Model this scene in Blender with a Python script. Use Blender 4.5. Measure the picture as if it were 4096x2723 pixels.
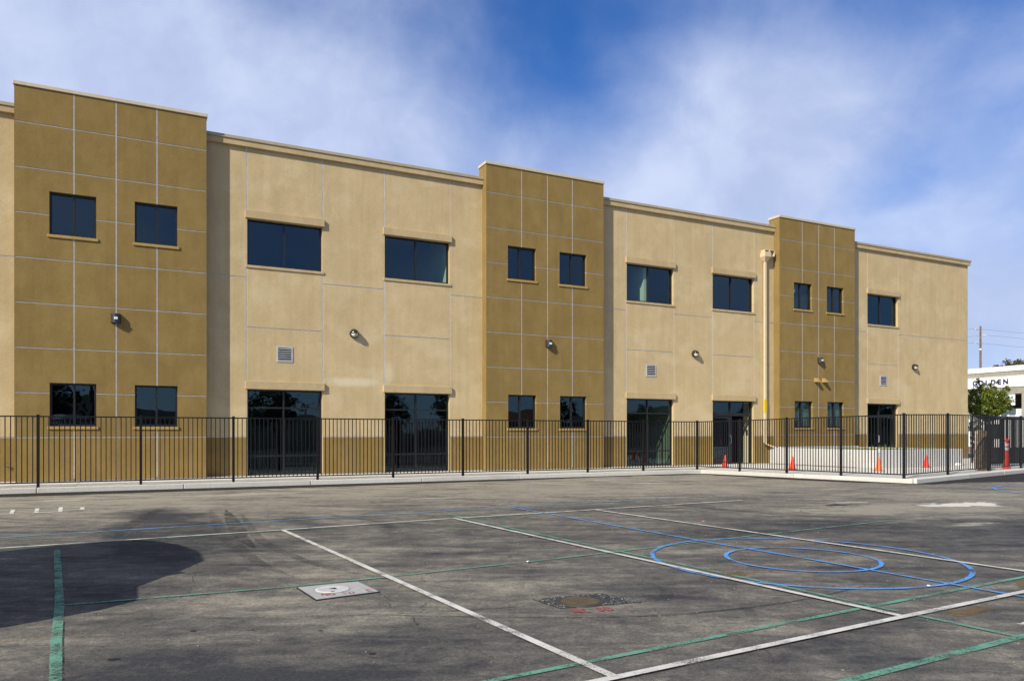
import bpy, math, random
from mathutils import Vector, Matrix, Euler
from math import radians as RAD, sin, cos, pi

random.seed(7)
S = bpy.context.scene
COL = S.collection
for o in list(bpy.data.objects):
    bpy.data.objects.remove(o)

# ------------------------------------------------------------------ camera
F_PX, W_PX, H_PX = 3001.0, 4096.0, 2723.0
CAM_Z = 1.46
cd = bpy.data.cameras.new('camera')
cam = bpy.data.objects.new('camera', cd)
COL.objects.link(cam)
cd.sensor_fit = 'HORIZONTAL'
cd.sensor_width = 36.0
cd.lens = 36.0 * F_PX / W_PX
cd.shift_y = (1734.0 - H_PX / 2) / W_PX
cd.clip_start = 0.1
cd.clip_end = 3000.0
cam.location = (0, 0, CAM_Z)
cam.rotation_euler = Euler((RAD(90), RAD(0.0286), 0), 'XYZ')
S.camera = cam

# ------------------------------------------------------------------ light
SUN_EL, SUN_AZ = RAD(34.7), math.atan2(-0.366, -0.485)      # azimuth from +Y towards +X
sun_dir = Vector((sin(SUN_AZ) * cos(SUN_EL), cos(SUN_AZ) * cos(SUN_EL), sin(SUN_EL)))
sd = bpy.data.lights.new('sun', 'SUN')
sd.energy = 5.0
sd.angle = RAD(0.5)
sd.color = (1.0, 0.93, 0.80)
sun = bpy.data.objects.new('sun', sd)
COL.objects.link(sun)
sun.rotation_euler = sun_dir.to_track_quat('Z', 'Y').to_euler()
sun.location = (-30, -40, 40)

world = bpy.data.worlds.new('World')
S.world = world
world.use_nodes = True
S.view_settings.view_transform = 'Standard'
S.view_settings.look = 'None'
S.view_settings.gamma = 1.0
S.view_settings.use_curve_mapping = False
S.view_settings.exposure = 0.16
S.cycles.max_bounces = 8
S.cycles.transparent_max_bounces = 24
S.cycles.use_denoising = True


class NT:
    """small helper to write node trees"""
    def __init__(self, tree):
        self.t = tree
        self.n = tree.nodes
        self.l = tree.links

    def new(self, typ, **kw):
        nd = self.n.new(typ)
        for k, v in kw.items():
            setattr(nd, k, v)
        return nd

    def put(self, sock, val):
        if isinstance(val, bpy.types.NodeSocket):
            self.l.new(val, sock)
        elif val is not None:
            sock.default_value = val

    def math(self, op, a, b=None, c=None, clamp=False):
        nd = self.new('ShaderNodeMath', operation=op, use_clamp=clamp)
        self.put(nd.inputs[0], a)
        if b is not None:
            self.put(nd.inputs[1], b)
        if c is not None:
            self.put(nd.inputs[2], c)
        return nd.outputs[0]

    def vmath(self, op, a, b=None):
        nd = self.new('ShaderNodeVectorMath', operation=op)
        self.put(nd.inputs[0], a)
        if b is not None:
            self.put(nd.inputs[1], b)
        return nd.outputs['Value'] if op in ('LENGTH', 'DOT_PRODUCT', 'DISTANCE') else nd.outputs[0]

    def mapping(self, vec, loc=(0, 0, 0), rot=(0, 0, 0), scale=(1, 1, 1)):
        nd = self.new('ShaderNodeMapping')
        self.put(nd.inputs['Vector'], vec)
        nd.inputs['Location'].default_value = loc
        nd.inputs['Rotation'].default_value = rot
        nd.inputs['Scale'].default_value = scale
        return nd.outputs[0]

    def noise(self, vec, scale, detail=4.0, rough=0.55, dist=0.0, lac=2.0):
        nd = self.new('ShaderNodeTexNoise')
        self.put(nd.inputs['Vector'], vec)
        nd.inputs['Scale'].default_value = scale
        nd.inputs['Detail'].default_value = detail
        nd.inputs['Roughness'].default_value = rough
        nd.inputs['Distortion'].default_value = dist
        nd.inputs['Lacunarity'].default_value = lac
        return nd.outputs['Fac']

    def ramp(self, val, lo, hi, a=0.0, b=1.0, smooth=True):
        nd = self.new('ShaderNodeMapRange')
        nd.interpolation_type = 'SMOOTHSTEP' if smooth else 'LINEAR'
        nd.clamp = True
        self.put(nd.inputs['Value'], val)
        nd.inputs['From Min'].default_value = lo
        nd.inputs['From Max'].default_value = hi
        nd.inputs['To Min'].default_value = a
        nd.inputs['To Max'].default_value = b
        return nd.outputs['Result']

    def mix(self, fac, a, b, mode='MIX'):
        nd = self.new('ShaderNodeMix', data_type='RGBA', blend_type=mode)
        self.put(nd.inputs[0], fac)
        self.put(nd.inputs[6], a)
        self.put(nd.inputs[7], b)
        return nd.outputs[2]


def c4(c):
    return (c[0], c[1], c[2], 1.0)


# sky: Nishita with a layer of soft thin cloud
wt = NT(world.node_tree)
wt.n.clear()
sky = wt.new('ShaderNodeTexSky', sky_type='NISHITA')
sky.sun_disc = False
sky.sun_elevation = SUN_EL
sky.sun_rotation = SUN_AZ % (2 * pi)
sky.altitude = 0
sky.air_density = 1.0
sky.dust_density = 0.3
sky.ozone_density = 3.0
tc = wt.new('ShaderNodeTexCoord')
dirv = wt.vmath('NORMALIZE', tc.outputs['Generated'])


def blob(px, py, rx, ry, rot=0.0, soft=0.0):
    """soft patch of the cloud layer around one compass direction (px, py = place in the sky in thousandths)"""
    d = Vector(((px - 1179.5) / 1728.4, 1.0, (998.7 - py) / 1728.4)).normalized()
    v = wt.vmath('SUBTRACT', dirv, tuple(d))
    nd = wt.new('ShaderNodeMapping', vector_type='TEXTURE')
    wt.put(nd.inputs['Vector'], v)
    nd.inputs['Rotation'].default_value = (0, rot, 0)
    nd.inputs['Scale'].default_value = (rx / 1728.4, 0.9, ry / 1728.4)
    return wt.ramp(wt.vmath('LENGTH', nd.outputs[0]), soft, 1.0, 1.0, 0.0)


warp = wt.new('ShaderNodeTexNoise')
wt.put(warp.inputs['Vector'], dirv)
warp.inputs['Scale'].default_value = 3.0
warp.inputs['Detail'].default_value = 3.0
wv = wt.vmath('MULTIPLY', wt.vmath('SUBTRACT', warp.outputs['Color'], (0.5, 0.5, 0.5)), (0.16, 0.16, 0.16))
dw = wt.vmath('ADD', wt.mapping(dirv, rot=(0, RAD(-28), 0), scale=(1.0, 1.0, 1.15)), wv)
n_big = wt.noise(dw, 2.6, 5, 0.5)
n_fine = wt.noise(dw, 7.0, 8, 0.56)
m = wt.math('ADD', wt.math('MULTIPLY', wt.math('SUBTRACT', n_big, 0.5), 1.0), 0.42)
m = wt.math('ADD', m, wt.math('MULTIPLY', wt.math('SUBTRACT', n_fine, 0.5), 0.50))
for (args, w) in [
    ((150, 150, 800, 420, 0.1), 0.72), ((700, 330, 520, 200, -0.25), 0.35),
    ((1780, 360, 520, 420, 0.15), 0.66), ((1500, 520, 700, 170, 0.2), 0.40), ((1180, 330, 330, 120, 0.1), 0.18),
    ((2330, 560, 300, 420, 0), 0.35), ((2280, 690, 260, 120, 0), 0.35),
    ((1290, 60, 420, 260, 0.3), -0.42), ((1050, 230, 300, 130, 0.5), -0.12), ((1600, 90, 260, 90, 0.2), -0.10),
    ((1850, 0, 480, 130, 0.1), -0.42), ((2220, 220, 300, 360, 0.2), -0.30), ((2000, 470, 260, 120, -0.4), -0.26),
    ((2330, 850, 300, 200, 0), 0.30),
]:
    m = wt.math('ADD', m, wt.math('MULTIPLY', blob(*args), w))
mask = wt.ramp(m, -0.08, 1.08, 0.0, 0.95)
hs = wt.new('ShaderNodeHueSaturation')
hs.inputs['Saturation'].default_value = 1.25
hs.inputs['Value'].default_value = 1.0
wt.put(hs.inputs['Color'], sky.outputs[0])
sky_c = wt.mix(1.0, hs.outputs[0], (0.66, 0.88, 1.24, 1), 'MULTIPLY')
cloud_c = wt.mix(wt.ramp(n_fine, 0.3, 0.75), (4.3, 5.15, 7.5, 1), (6.0, 6.75, 8.8, 1))
# thin cloud is whiter and brighter on the sun's side of the sky
near_sun = wt.ramp(wt.vmath('DOT_PRODUCT', dirv, tuple(sun_dir)), -0.1, 1.0)
cloud_c = wt.mix(near_sun, cloud_c, (7.0, 6.7, 6.1, 1))
mx = wt.mix(mask, sky_c, cloud_c)
bg = wt.new('ShaderNodeBackground')
wt.put(bg.inputs['Color'], mx)
bg.inputs['Strength'].default_value = 0.1
wo = wt.new('ShaderNodeOutputWorld')
wt.l.new(bg.outputs[0], wo.inputs[0])

# ------------------------------------------------------------------ materials
MATS = {}


def mat(name, col=(0.5, 0.5, 0.5), rough=0.7, metal=0.0, spec=None, var=0.0, vscale=6.0, bump=0.0, bscale=60.0,
        emit=None):
    if name in MATS:
        return MATS[name]
    m_ = bpy.data.materials.new(name)
    m_.use_nodes = True
    t = NT(m_.node_tree)
    b = t.n['Principled BSDF']
    b.inputs['Base Color'].default_value = c4(col)
    b.inputs['Roughness'].default_value = rough
    b.inputs['Metallic'].default_value = metal
    if spec is not None:
        b.inputs['Specular IOR Level'].default_value = spec
    geo = t.new('ShaderNodeNewGeometry')
    if var:
        n1 = t.noise(geo.outputs['Position'], vscale, 5, 0.6)
        f = t.ramp(n1, 0.3, 0.7, 1 - var, 1 + var)
        t.put(b.inputs['Base Color'], t.mix(1.0, c4(col), f, 'MULTIPLY'))
    if bump:
        bp = t.new('ShaderNodeBump')
        bp.inputs['Strength'].default_value = bump
        bp.inputs['Distance'].default_value = 0.01
        t.put(bp.inputs['Height'], t.noise(geo.outputs['Position'], bscale, 3, 0.6))
        t.l.new(bp.outputs[0], b.inputs['Normal'])
    if emit:
        b.inputs['Emission Color'].default_value = c4(emit[:3])
        b.inputs['Emission Strength'].default_value = emit[3]
    MATS[name] = m_
    return m_


def stucco(name, col, dark, patch=0.5, pale=None):
    m_ = bpy.data.materials.new(name)
    m_.use_nodes = True
    t = NT(m_.node_tree)
    b = t.n['Principled BSDF']
    b.inputs['Roughness'].default_value = 0.93
    b.inputs['Specular IOR Level'].default_value = 0.2
    geo = t.new('ShaderNodeNewGeometry')
    pos = geo.outputs['Position']
    n1 = t.noise(pos, 0.55, 5, 0.55, 0.4)
    n2 = t.noise(t.mapping(pos, scale=(1, 1, 0.7)), 1.9, 5, 0.6, 0.15)
    n3 = t.noise(pos, 34, 3, 0.7)
    n4 = t.noise(pos, 150, 2, 0.7)
    f = t.math('ADD', t.math('MULTIPLY', n1, 0.40 * patch), t.math('MULTIPLY', n2, 0.60))
    f = t.ramp(f, 0.34 + 0.1 * (patch - 1) * 0.4, 0.66, 0.0, 1.0)
    c = t.mix(f, c4(dark), c4(col))
    if pale:
        np_ = t.noise(t.mapping(pos, scale=(1, 1, 1.5)), 0.8, 4, 0.55, 0.1)
        c = t.mix(t.ramp(np_, 0.48, 0.72, 0, 0.6), c, c4(pale))
    # faint vertical run-off streaks
    sk = t.noise(t.mapping(pos, scale=(3.2, 3.2, 0.16)), 1.6, 5, 0.62)
    c = t.mix(1.0, c, t.ramp(sk, 0.35, 0.65, 0.965, 1.03), 'MULTIPLY')
    if pale:
        # pale mineral marks left where water ran between the two storefronts
        for (cs_, cz_, rs_, rz_, w_) in ((-5.95, 3.08, 1.15, .22, .75), (-4.75, 3.45, .22, .5, .5), (11.0, 3.4, 1.0, .35, .25)):
            nd = t.new('ShaderNodeMapping', vector_type='TEXTURE')
            t.put(nd.inputs['Vector'], pos)
            p_ = Vector((0.8944 * cs_, 27.9 + 0.4472 * cs_, cz_ + .13))
            nd.inputs['Location'].default_value = p_
            nd.inputs['Rotation'].default_value = (0, 0, math.atan(0.5))
            nd.inputs['Scale'].default_value = (rs_, 1.0, rz_)
            l_ = t.vmath('LENGTH', nd.outputs[0])
            l_ = t.math('ADD', l_, t.math('MULTIPLY', t.math('SUBTRACT', n2, 0.5), 1.2))
            c = t.mix(t.ramp(l_, 0.3, 1.05, w_, 0.0), c, (0.68, 0.60, 0.40, 1))
    sp = t.ramp(t.math('ADD', t.math('MULTIPLY', n3, 0.5), t.math('MULTIPLY', n4, 0.5)), 0.3, 0.7, 0.84, 1.14)
    c = t.mix(1.0, c, sp, 'MULTIPLY')
    t.put(b.inputs['Base Color'], c)
    bp = t.new('ShaderNodeBump')
    bp.inputs['Strength'].default_value = 0.55
    bp.inputs['Distance'].default_value = 0.012
    t.put(bp.inputs['Height'], t.math('ADD', t.noise(pos, 45, 4, 0.7), t.math('MULTIPLY', t.noise(pos, 3.0, 3, 0.5), 1.5)))
    t.l.new(bp.outputs[0], b.inputs['Normal'])
    MATS[name] = m_
    return m_


M_TOWER = stucco('ochre stucco', (0.275, 0.188, 0.066), (0.224, 0.151, 0.050), 0.9)
M_WAIN = stucco('ochre stucco plinth', (0.290, 0.195, 0.064), (0.235, 0.156, 0.050), 0.8)
M_BAY = stucco('sand stucco', (0.565, 0.438, 0.245), (0.500, 0.382, 0.205), 0.9, pale=(0.61, 0.495, 0.30))
M_TRIM = stucco('sand trim stucco', (0.525, 0.405, 0.228), (0.455, 0.345, 0.188), 0.9)
M_CAP = mat('painted sheet metal cap', (0.40, 0.33, 0.215), 0.55, var=0.06)
M_CAPT = mat('tower cap', (0.54, 0.47, 0.33), 0.55, var=0.05)
M_JOINT = mat('zinc joint trim', (0.62, 0.62, 0.62), 0.5, 0.25, var=0.12, vscale=9)
M_JOINTB = mat('zinc joint trim dull', (0.46, 0.46, 0.46), 0.55, 0.25, var=0.15, vscale=9)
M_FRAME = mat('dark bronze aluminium', (0.022, 0.022, 0.024), 0.38, 0.3)
M_BLACK = mat('black powder coated steel', (0.006, 0.006, 0.007), 0.5, spec=0.3)
M_WHITEP = mat('white paint', (0.8, 0.8, 0.79), 0.6)
M_INT = mat('interior wall paint', (0.62, 0.68, 0.56), 0.8)
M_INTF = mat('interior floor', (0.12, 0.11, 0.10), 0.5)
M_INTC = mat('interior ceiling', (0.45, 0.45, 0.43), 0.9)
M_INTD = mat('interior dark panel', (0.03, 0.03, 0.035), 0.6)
M_SHADE = mat('roller shade cloth', (0.17, 0.20, 0.19), 0.9, var=0.12)
M_TUBE = mat('lit fluorescent tube', (0.9, 0.9, 0.9), 0.5, emit=(0.85, 0.95, 1.0, 1.6))
M_LAMPG = mat('frosted glass', (0.78, 0.72, 0.62), 0.25, spec=0.6)
M_LAMPB = mat('glossy bronze housing', (0.028, 0.022, 0.018), 0.16, spec=0.8)
M_LAMPM = mat('satin dark housing', (0.03, 0.03, 0.032), 0.35, spec=0.6)
M_LENS = mat('clear lens', (0.85, 0.88, 0.86), 0.15)
M_GALV = mat('galvanised louvre', (0.60, 0.61, 0.63), 0.4, 0.4, var=0.08)
M_PIPE = mat('cream painted pipe', (0.62, 0.49, 0.32), 0.5, var=0.04)
M_YEL = mat('yellow band', (0.62, 0.42, 0.02), 0.5)
M_CONE = mat('red orange vinyl', (0.85, 0.045, 0.012), 0.45, var=0.08)
M_CONE2 = mat('faded orange vinyl', (0.80, 0.17, 0.035), 0.5, var=0.12)
M_REFL = mat('reflective band', (0.75, 0.78, 0.78), 0.3)
M_PLY = mat('brown plywood', (0.20, 0.13, 0.065), 0.8, var=0.3, vscale=9)
M_PLYE = mat('plywood edge', (0.42, 0.30, 0.16), 0.8, var=0.2, vscale=20)
M_ROOF = mat('roof membrane', (0.35, 0.35, 0.34), 0.9)
M_WOOD = mat('weathered pole timber', (0.17, 0.105, 0.085), 0.85, var=0.3, vscale=3)
M_WIRE = mat('wire', (0.16, 0.17, 0.20), 0.6)  # paler and bluer: distance haze put into the wire colour
M_PORC = mat('pale insulator', (0.6, 0.62, 0.6), 0.3)
M_REDK = mat('red kerb paint', (0.55, 0.03, 0.03), 0.7, var=0.1)
M_SOIL = mat('soil', (0.13, 0.09, 0.055), 0.95, var=0.35, vscale=12, bump=0.8, bscale=30)
M_BARK = mat('bark', (0.10, 0.075, 0.05), 0.9, var=0.3, vscale=10)
M_CHROME = mat('brass tap', (0.5, 0.48, 0.42), 0.3, 0.9)
M_VANP = mat('white van paint', (0.55, 0.56, 0.57), 0.3, spec=0.6)
M_VANG = mat('van glass', (0.02, 0.025, 0.03), 0.08, spec=0.8)
M_TYRE = mat('tyre rubber', (0.02, 0.02, 0.02), 0.85)
M_NAVY = mat('navy letters', (0.02, 0.02, 0.14), 0.5)
M_CYAN = mat('pale blue print', (0.25, 0.55, 0.85), 0.6)
M_INK = mat('dark print', (0.08, 0.09, 0.1), 0.6)
M_HOUSE = mat('house wall', (0.42, 0.36, 0.28), 0.9, var=0.1)
M_TILE = mat('red roof tiles', (0.20, 0.085, 0.05), 0.9, var=0.2, vscale=3)
M_HILL = mat('hill scrub', (0.07, 0.075, 0.05), 1.0, var=0.3, vscale=0.05)


def glass_mat(name='tinted window glass', tint=(0.60, 0.72, 0.66), refl=1.0, extra=0.035):
    m_ = bpy.data.materials.new(name)
    m_.use_nodes = True
    t = NT(m_.node_tree)
    t.n.clear()
    out = t.new('ShaderNodeOutputMaterial')
    gl = t.new('ShaderNodeBsdfGlossy')
    gl.inputs['Roughness'].default_value = 0.0
    gl.inputs['Color'].default_value = (0.55 * refl, 0.80 * refl, 0.98 * refl, 1)
    tr = t.new('ShaderNodeBsdfTransparent')
    tr.inputs['Color'].default_value = c4(tint)
    geo = t.new('ShaderNodeNewGeometry')
    cs_ = t.math('ABSOLUTE', t.vmath('DOT_PRODUCT', geo.outputs['Normal'], geo.outputs['Incoming']))
    fres = t.math('ADD', 0.045, t.math('MULTIPLY', t.math('POWER', t.math('SUBTRACT', 1.0, cs_), 5.0), 0.955))
    bp = t.new('ShaderNodeBump')
    bp.inputs['Strength'].default_value = 0.06
    bp.inputs['Distance'].default_value = 0.02
    t.put(bp.inputs['Height'], t.noise(geo.outputs['Position'], 1.7, 2, 0.5))
    t.l.new(bp.outputs[0], gl.inputs['Normal'])
    mxn = t.new('ShaderNodeMixShader')
    t.put(mxn.inputs[0], t.math('ADD', fres, extra, clamp=True))
    t.l.new(tr.outputs[0], mxn.inputs[1])
    t.l.new(gl.outputs[0], mxn.inputs[2])
    t.l.new(mxn.outputs[0], out.inputs[0])
    MATS[name] = m_
    return m_


M_GLASS = glass_mat()


def concrete(name, col, var=0.16, stain=(0.40, 0.37, 0.31), st=0.35):
    m_ = bpy.data.materials.new(name)
    m_.use_nodes = True
    t = NT(m_.node_tree)
    b = t.n['Principled BSDF']
    b.inputs['Roughness'].default_value = 0.9
    geo = t.new('ShaderNodeNewGeometry')
    pos = geo.outputs['Position']
    n1 = t.noise(pos, 1.3, 6, 0.62, 0.5)
    n2 = t.noise(pos, 25, 4, 0.7)
    obj = t.new('ShaderNodeObjectInfo')
    c = t.mix(t.ramp(n1, 0.45, 0.8, 0, st), c4(col), c4(stain))
    f = t.math('MULTIPLY', t.ramp(n2, 0.3, 0.7, 1 - var * 0.6, 1 + var * 0.6), t.ramp(obj.outputs['Random'], 0, 1, 0.92, 1.06))
    t.put(b.inputs['Base Color'], t.mix(1.0, c, f, 'MULTIPLY'))
    bp = t.new('ShaderNodeBump')
    bp.inputs['Strength'].default_value = 0.3
    bp.inputs['Distance'].default_value = 0.005
    t.put(bp.inputs['Height'], t.noise(pos, 70, 3, 0.7))
    t.l.new(bp.outputs[0], b.inputs['Normal'])
    MATS[name] = m_
    return m_


M_CONC = concrete('sidewalk concrete', (0.66, 0.64, 0.57))
M_KERB = concrete('kerb concrete', (0.60, 0.58, 0.51))
M_PLANT = concrete('white planter concrete', (0.54, 0.535, 0.51), stain=(0.42, 0.41, 0.38), st=0.4)
M_PAD = concrete('pad concrete', (0.40, 0.40, 0.38), stain=(0.26, 0.25, 0.24), st=0.7)


def asphalt():
    m_ = bpy.data.materials.new('weathered asphalt')
    m_.use_nodes = True
    t = NT(m_.node_tree)
    b = t.n['Principled BSDF']
    geo = t.new('ShaderNodeNewGeometry')
    pos = geo.outputs['Position']
    sep = t.new('ShaderNodeSeparateXYZ')
    t.put(sep.inputs[0], pos)
    # distance in front of the building (metres)
    nn = t.math('SUBTRACT', t.math('ADD', 24.955, t.math('MULTIPLY', sep.outputs[0], 0.4472)),
                t.math('MULTIPLY', sep.outputs[1], 0.8944))
    big = t.noise(pos, 0.22, 4, 0.5, 0.8)
    med = t.noise(t.mapping(pos, rot=(0, 0, RAD(-31)), scale=(0.8, 1.25, 1)), 0.85, 6, 0.62, 0.6)
    # sweeping vehicle tracks and seal coat marks
    t1 = t.noise(t.mapping(pos, rot=(0, 0, RAD(-24)), scale=(0.6, 1.5, 1)), 2.1, 7, 0.66, 0.9)
    t2 = t.noise(t.mapping(pos, rot=(0, 0, RAD(62)), scale=(0.35, 1.9, 1)), 1.3, 6, 0.64, 0.8)
    sm = t.noise(pos, 6.0, 7, 0.72, 0.4)
    gr = t.noise(pos, 120, 3, 0.8)
    gr2 = t.noise(pos, 34, 4, 0.75)

    def cen(x, k, w):
        return t.math('MULTIPLY', t.math('ADD', t.math('MULTIPLY', t.math('SUBTRACT', x, 0.5), k), 0.5), w)
    v = cen(big, 1.0, 0.50)
    v = t.math('ADD', v, cen(med, 1.4, 0.45))
    v = t.math('ADD', v, cen(t1, 1.6, 0.40))
    v = t.math('ADD', v, cen(t2, 1.7, 0.35))
    v = t.math('ADD', v, cen(sm, 1.6, 0.40))      # mean about 1.05
    # places of heavier sealer (dark) and of dust (pale)
    def ell(cx, cy, rx, ry, rot=0.0, soft=0.15):
        nd = t.new('ShaderNodeMapping', vector_type='TEXTURE')
        wob = t.vmath('MULTIPLY', t.vmath('SUBTRACT', nwarp.outputs['Color'], (0.5, 0.5, 0.5)), (1.4, 1.4, 0))
        t.put(nd.inputs['Vector'], t.vmath('ADD', pos, wob))
        nd.inputs['Location'].default_value = (cx, cy, 0)
        nd.inputs['Rotation'].default_value = (0, 0, rot)
        nd.inputs['Scale'].default_value = (rx, ry, 1)
        return t.ramp(t.vmath('LENGTH', nd.outputs[0]), soft, 1.0, 1.0, 0.0)
    nwarp = t.new('ShaderNodeTexNoise')
    t.put(nwarp.inputs['Vector'], pos)
    nwarp.inputs['Scale'].default_value = 0.9
    nwarp.inputs['Detail'].default_value = 5
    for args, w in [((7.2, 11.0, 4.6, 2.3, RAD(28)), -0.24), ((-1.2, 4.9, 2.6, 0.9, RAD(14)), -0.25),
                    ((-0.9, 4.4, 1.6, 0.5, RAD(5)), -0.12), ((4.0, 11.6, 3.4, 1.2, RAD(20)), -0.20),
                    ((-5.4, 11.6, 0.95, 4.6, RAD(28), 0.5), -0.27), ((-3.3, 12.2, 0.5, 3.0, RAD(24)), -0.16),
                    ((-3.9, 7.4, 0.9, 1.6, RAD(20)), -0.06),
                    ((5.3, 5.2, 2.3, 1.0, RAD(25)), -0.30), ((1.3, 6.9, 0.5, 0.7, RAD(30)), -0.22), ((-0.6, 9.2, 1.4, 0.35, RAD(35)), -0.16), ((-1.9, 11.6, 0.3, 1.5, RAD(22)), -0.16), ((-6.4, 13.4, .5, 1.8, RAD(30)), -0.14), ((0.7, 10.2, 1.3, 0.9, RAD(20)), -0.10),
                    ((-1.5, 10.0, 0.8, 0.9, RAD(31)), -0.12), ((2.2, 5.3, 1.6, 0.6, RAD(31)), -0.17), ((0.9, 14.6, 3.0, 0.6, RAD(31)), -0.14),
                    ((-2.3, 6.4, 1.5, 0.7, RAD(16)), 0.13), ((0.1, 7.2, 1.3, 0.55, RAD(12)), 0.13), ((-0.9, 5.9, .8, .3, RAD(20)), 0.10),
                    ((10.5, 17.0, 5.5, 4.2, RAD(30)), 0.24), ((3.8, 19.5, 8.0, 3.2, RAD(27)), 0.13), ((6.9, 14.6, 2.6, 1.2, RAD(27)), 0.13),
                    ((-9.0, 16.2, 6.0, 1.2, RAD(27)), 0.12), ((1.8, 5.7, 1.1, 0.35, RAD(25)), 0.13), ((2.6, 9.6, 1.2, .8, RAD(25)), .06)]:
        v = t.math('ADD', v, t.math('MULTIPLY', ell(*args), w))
    far = t.ramp(t.math('ADD', nn, t.math('MULTIPLY', t.math('SUBTRACT', med, 0.5), 9.0)), 14.5, 6.5, 0.0, 1.0)
    v = t.math('ADD', v, t.math('MULTIPLY', far, 0.17))
    f = t.ramp(v, 0.77, 1.33, 0.0, 1.0, smooth=False)
    dark, midc, pale = (0.040, 0.041, 0.043), (0.119, 0.110, 0.094), (0.272, 0.247, 0.192)
    c = t.mix(t.ramp(f, 0.0, 0.5, 0, 1, False), c4(dark), c4(midc))
    c = t.mix(t.ramp(f, 0.5, 1.0, 0, 1, False), c, c4(pale))
    # pale scuffs close to the kerb
    scuff = t.noise(t.mapping(pos, rot=(0, 0, RAD(-27)), scale=(0.3, 2.4, 1)), 1.8, 6, 0.7, 0.6)
    c = t.mix(t.math('MULTIPLY', t.ramp(nn, 7.5, 5.2), t.ramp(scuff, 0.46, 0.66, 0, 0.8)), c, (0.44, 0.40, 0.31, 1))
    # brown and yellow stains
    st = t.noise(pos, 0.55, 4, 0.6, 0.5)
    c = t.mix(t.ramp(st, 0.62, 0.78, 0, 0.25), c, (0.13, 0.095, 0.05, 1))
    g = t.math('MULTIPLY', t.ramp(gr, 0.28, 0.72, 0.50, 1.55), t.ramp(gr2, 0.28, 0.72, 0.68, 1.34))
    c = t.mix(1.0, c, g, 'MULTIPLY')
    # pale stone specks
    vor = t.new('ShaderNodeTexVoronoi')
    t.put(vor.inputs['Vector'], pos)
    vor.inputs['Scale'].default_value = 26.0
    c = t.mix(t.ramp(vor.outputs['Distance'], 0.05, 0.09, 0.5, 0.0), c, (0.26, 0.24, 0.2, 1))
    # hairline cracks
    vc = t.new('ShaderNodeTexVoronoi', feature='DISTANCE_TO_EDGE')
    t.put(vc.inputs['Vector'], t.vmath('ADD', pos, t.vmath('MULTIPLY', nwarp.outputs['Color'], (1.2, 1.2, 0))))
    vc.inputs['Scale'].default_value = 0.32
    ck = t.math('MULTIPLY', t.ramp(vc.outputs['Distance'], 0.0015, 0.004, 0.5, 0.0), t.ramp(med, 0.50, 0.60))
    c = t.mix(ck, c, (0.02, 0.02, 0.02, 1))
    t.put(b.inputs['Base Color'], c)
    b.inputs['Roughness'].default_value = 0.88
    b.inputs['Specular IOR Level'].default_value = 0.25
    bp = t.new('ShaderNodeBump')
    bp.inputs['Strength'].default_value = 0.6
    bp.inputs['Distance'].default_value = 0.006
    t.put(bp.inputs['Height'], t.math('ADD', gr2, t.math('MULTIPLY', gr, 0.5)))
    t.l.new(bp.outputs[0], b.inputs['Normal'])
    MATS['weathered asphalt'] = m_
    return m_


M_ASPH = asphalt()


def fresh_asphalt():
    m_ = bpy.data.materials.new('fresh asphalt')
    m_.use_nodes = True
    t = NT(m_.node_tree)
    b = t.n['Principled BSDF']
    geo = t.new('ShaderNodeNewGeometry')
    pos = geo.outputs['Position']
    vor = t.new('ShaderNodeTexVoronoi')
    t.put(vor.inputs['Vector'], pos)
    vor.inputs['Scale'].default_value = 14.0
    zone = t.ramp(t.noise(pos, 1.4, 4, 0.6), 0.45, 0.65, 0.0, 0.7)
    c = t.mix(t.ramp(t.noise(pos, 9, 5, 0.7), 0.3, 0.7), (0.020, 0.018, 0.018, 1), (0.040, 0.036, 0.033, 1))
    c = t.mix(t.math('MULTIPLY', zone, t.ramp(vor.outputs['Distance'], 0.10, 0.17, 1, 0)), c, (0.33, 0.31, 0.27, 1))
    t.put(b.inputs['Base Color'], c)
    b.inputs['Roughness'].default_value = 0.92
    b.inputs['Specular IOR Level'].default_value = 0.2
    bp = t.new('ShaderNodeBump')
    bp.inputs['Strength'].default_value = 0.8
    t.put(bp.inputs['Height'], t.noise(pos, 50, 3, 0.7))
    bp.inputs['Distance'].default_value = 0.01
    t.l.new(bp.outputs[0], b.inputs['Normal'])
    MATS['fresh asphalt'] = m_
    return m_


M_FRESH = fresh_asphalt()


def paint(name, col, wear=0.45, fade=None):
    """worn line paint: where it is worn off the asphalt shows through"""
    m_ = bpy.data.materials.new(name)
    m_.use_nodes = True
    t = NT(m_.node_tree)
    out = t.n['Material Output']
    b = t.n['Principled BSDF']
    b.inputs['Roughness'].default_value = 0.75
    geo = t.new('ShaderNodeNewGeometry')
    pos = geo.outputs['Position']
    n1 = t.noise(pos, 3.0, 5, 0.65)
    n2 = t.noise(pos, 60, 3, 0.75)
    f = t.ramp(n1, 0.3, 0.7, 0.82, 1.1)
    f = t.math('MULTIPLY', f, t.ramp(n2, 0.3, 0.7, 0.86, 1.1))
    t.put(b.inputs['Base Color'], t.mix(1.0, c4(col), f, 'MULTIPLY'))
    a = t.math('ADD', t.math('MULTIPLY', n1, 0.55), t.math('MULTIPLY', n2, 0.45))
    a = t.ramp(a, wear - 0.06, wear + 0.10, 0.0, 0.97)
    if fade is not None:
        a = t.math('MULTIPLY', a, fade)
    tr = t.new('ShaderNodeBsdfTransparent')
    mxn = t.new('ShaderNodeMixShader')
    t.put(mxn.inputs[0], a)
    t.l.new(tr.outputs[0], mxn.inputs[1])
    t.l.new(b.outputs[0], mxn.inputs[2])
    t.l.new(mxn.outputs[0], out.inputs[0])
    MATS[name] = m_
    return m_


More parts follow.
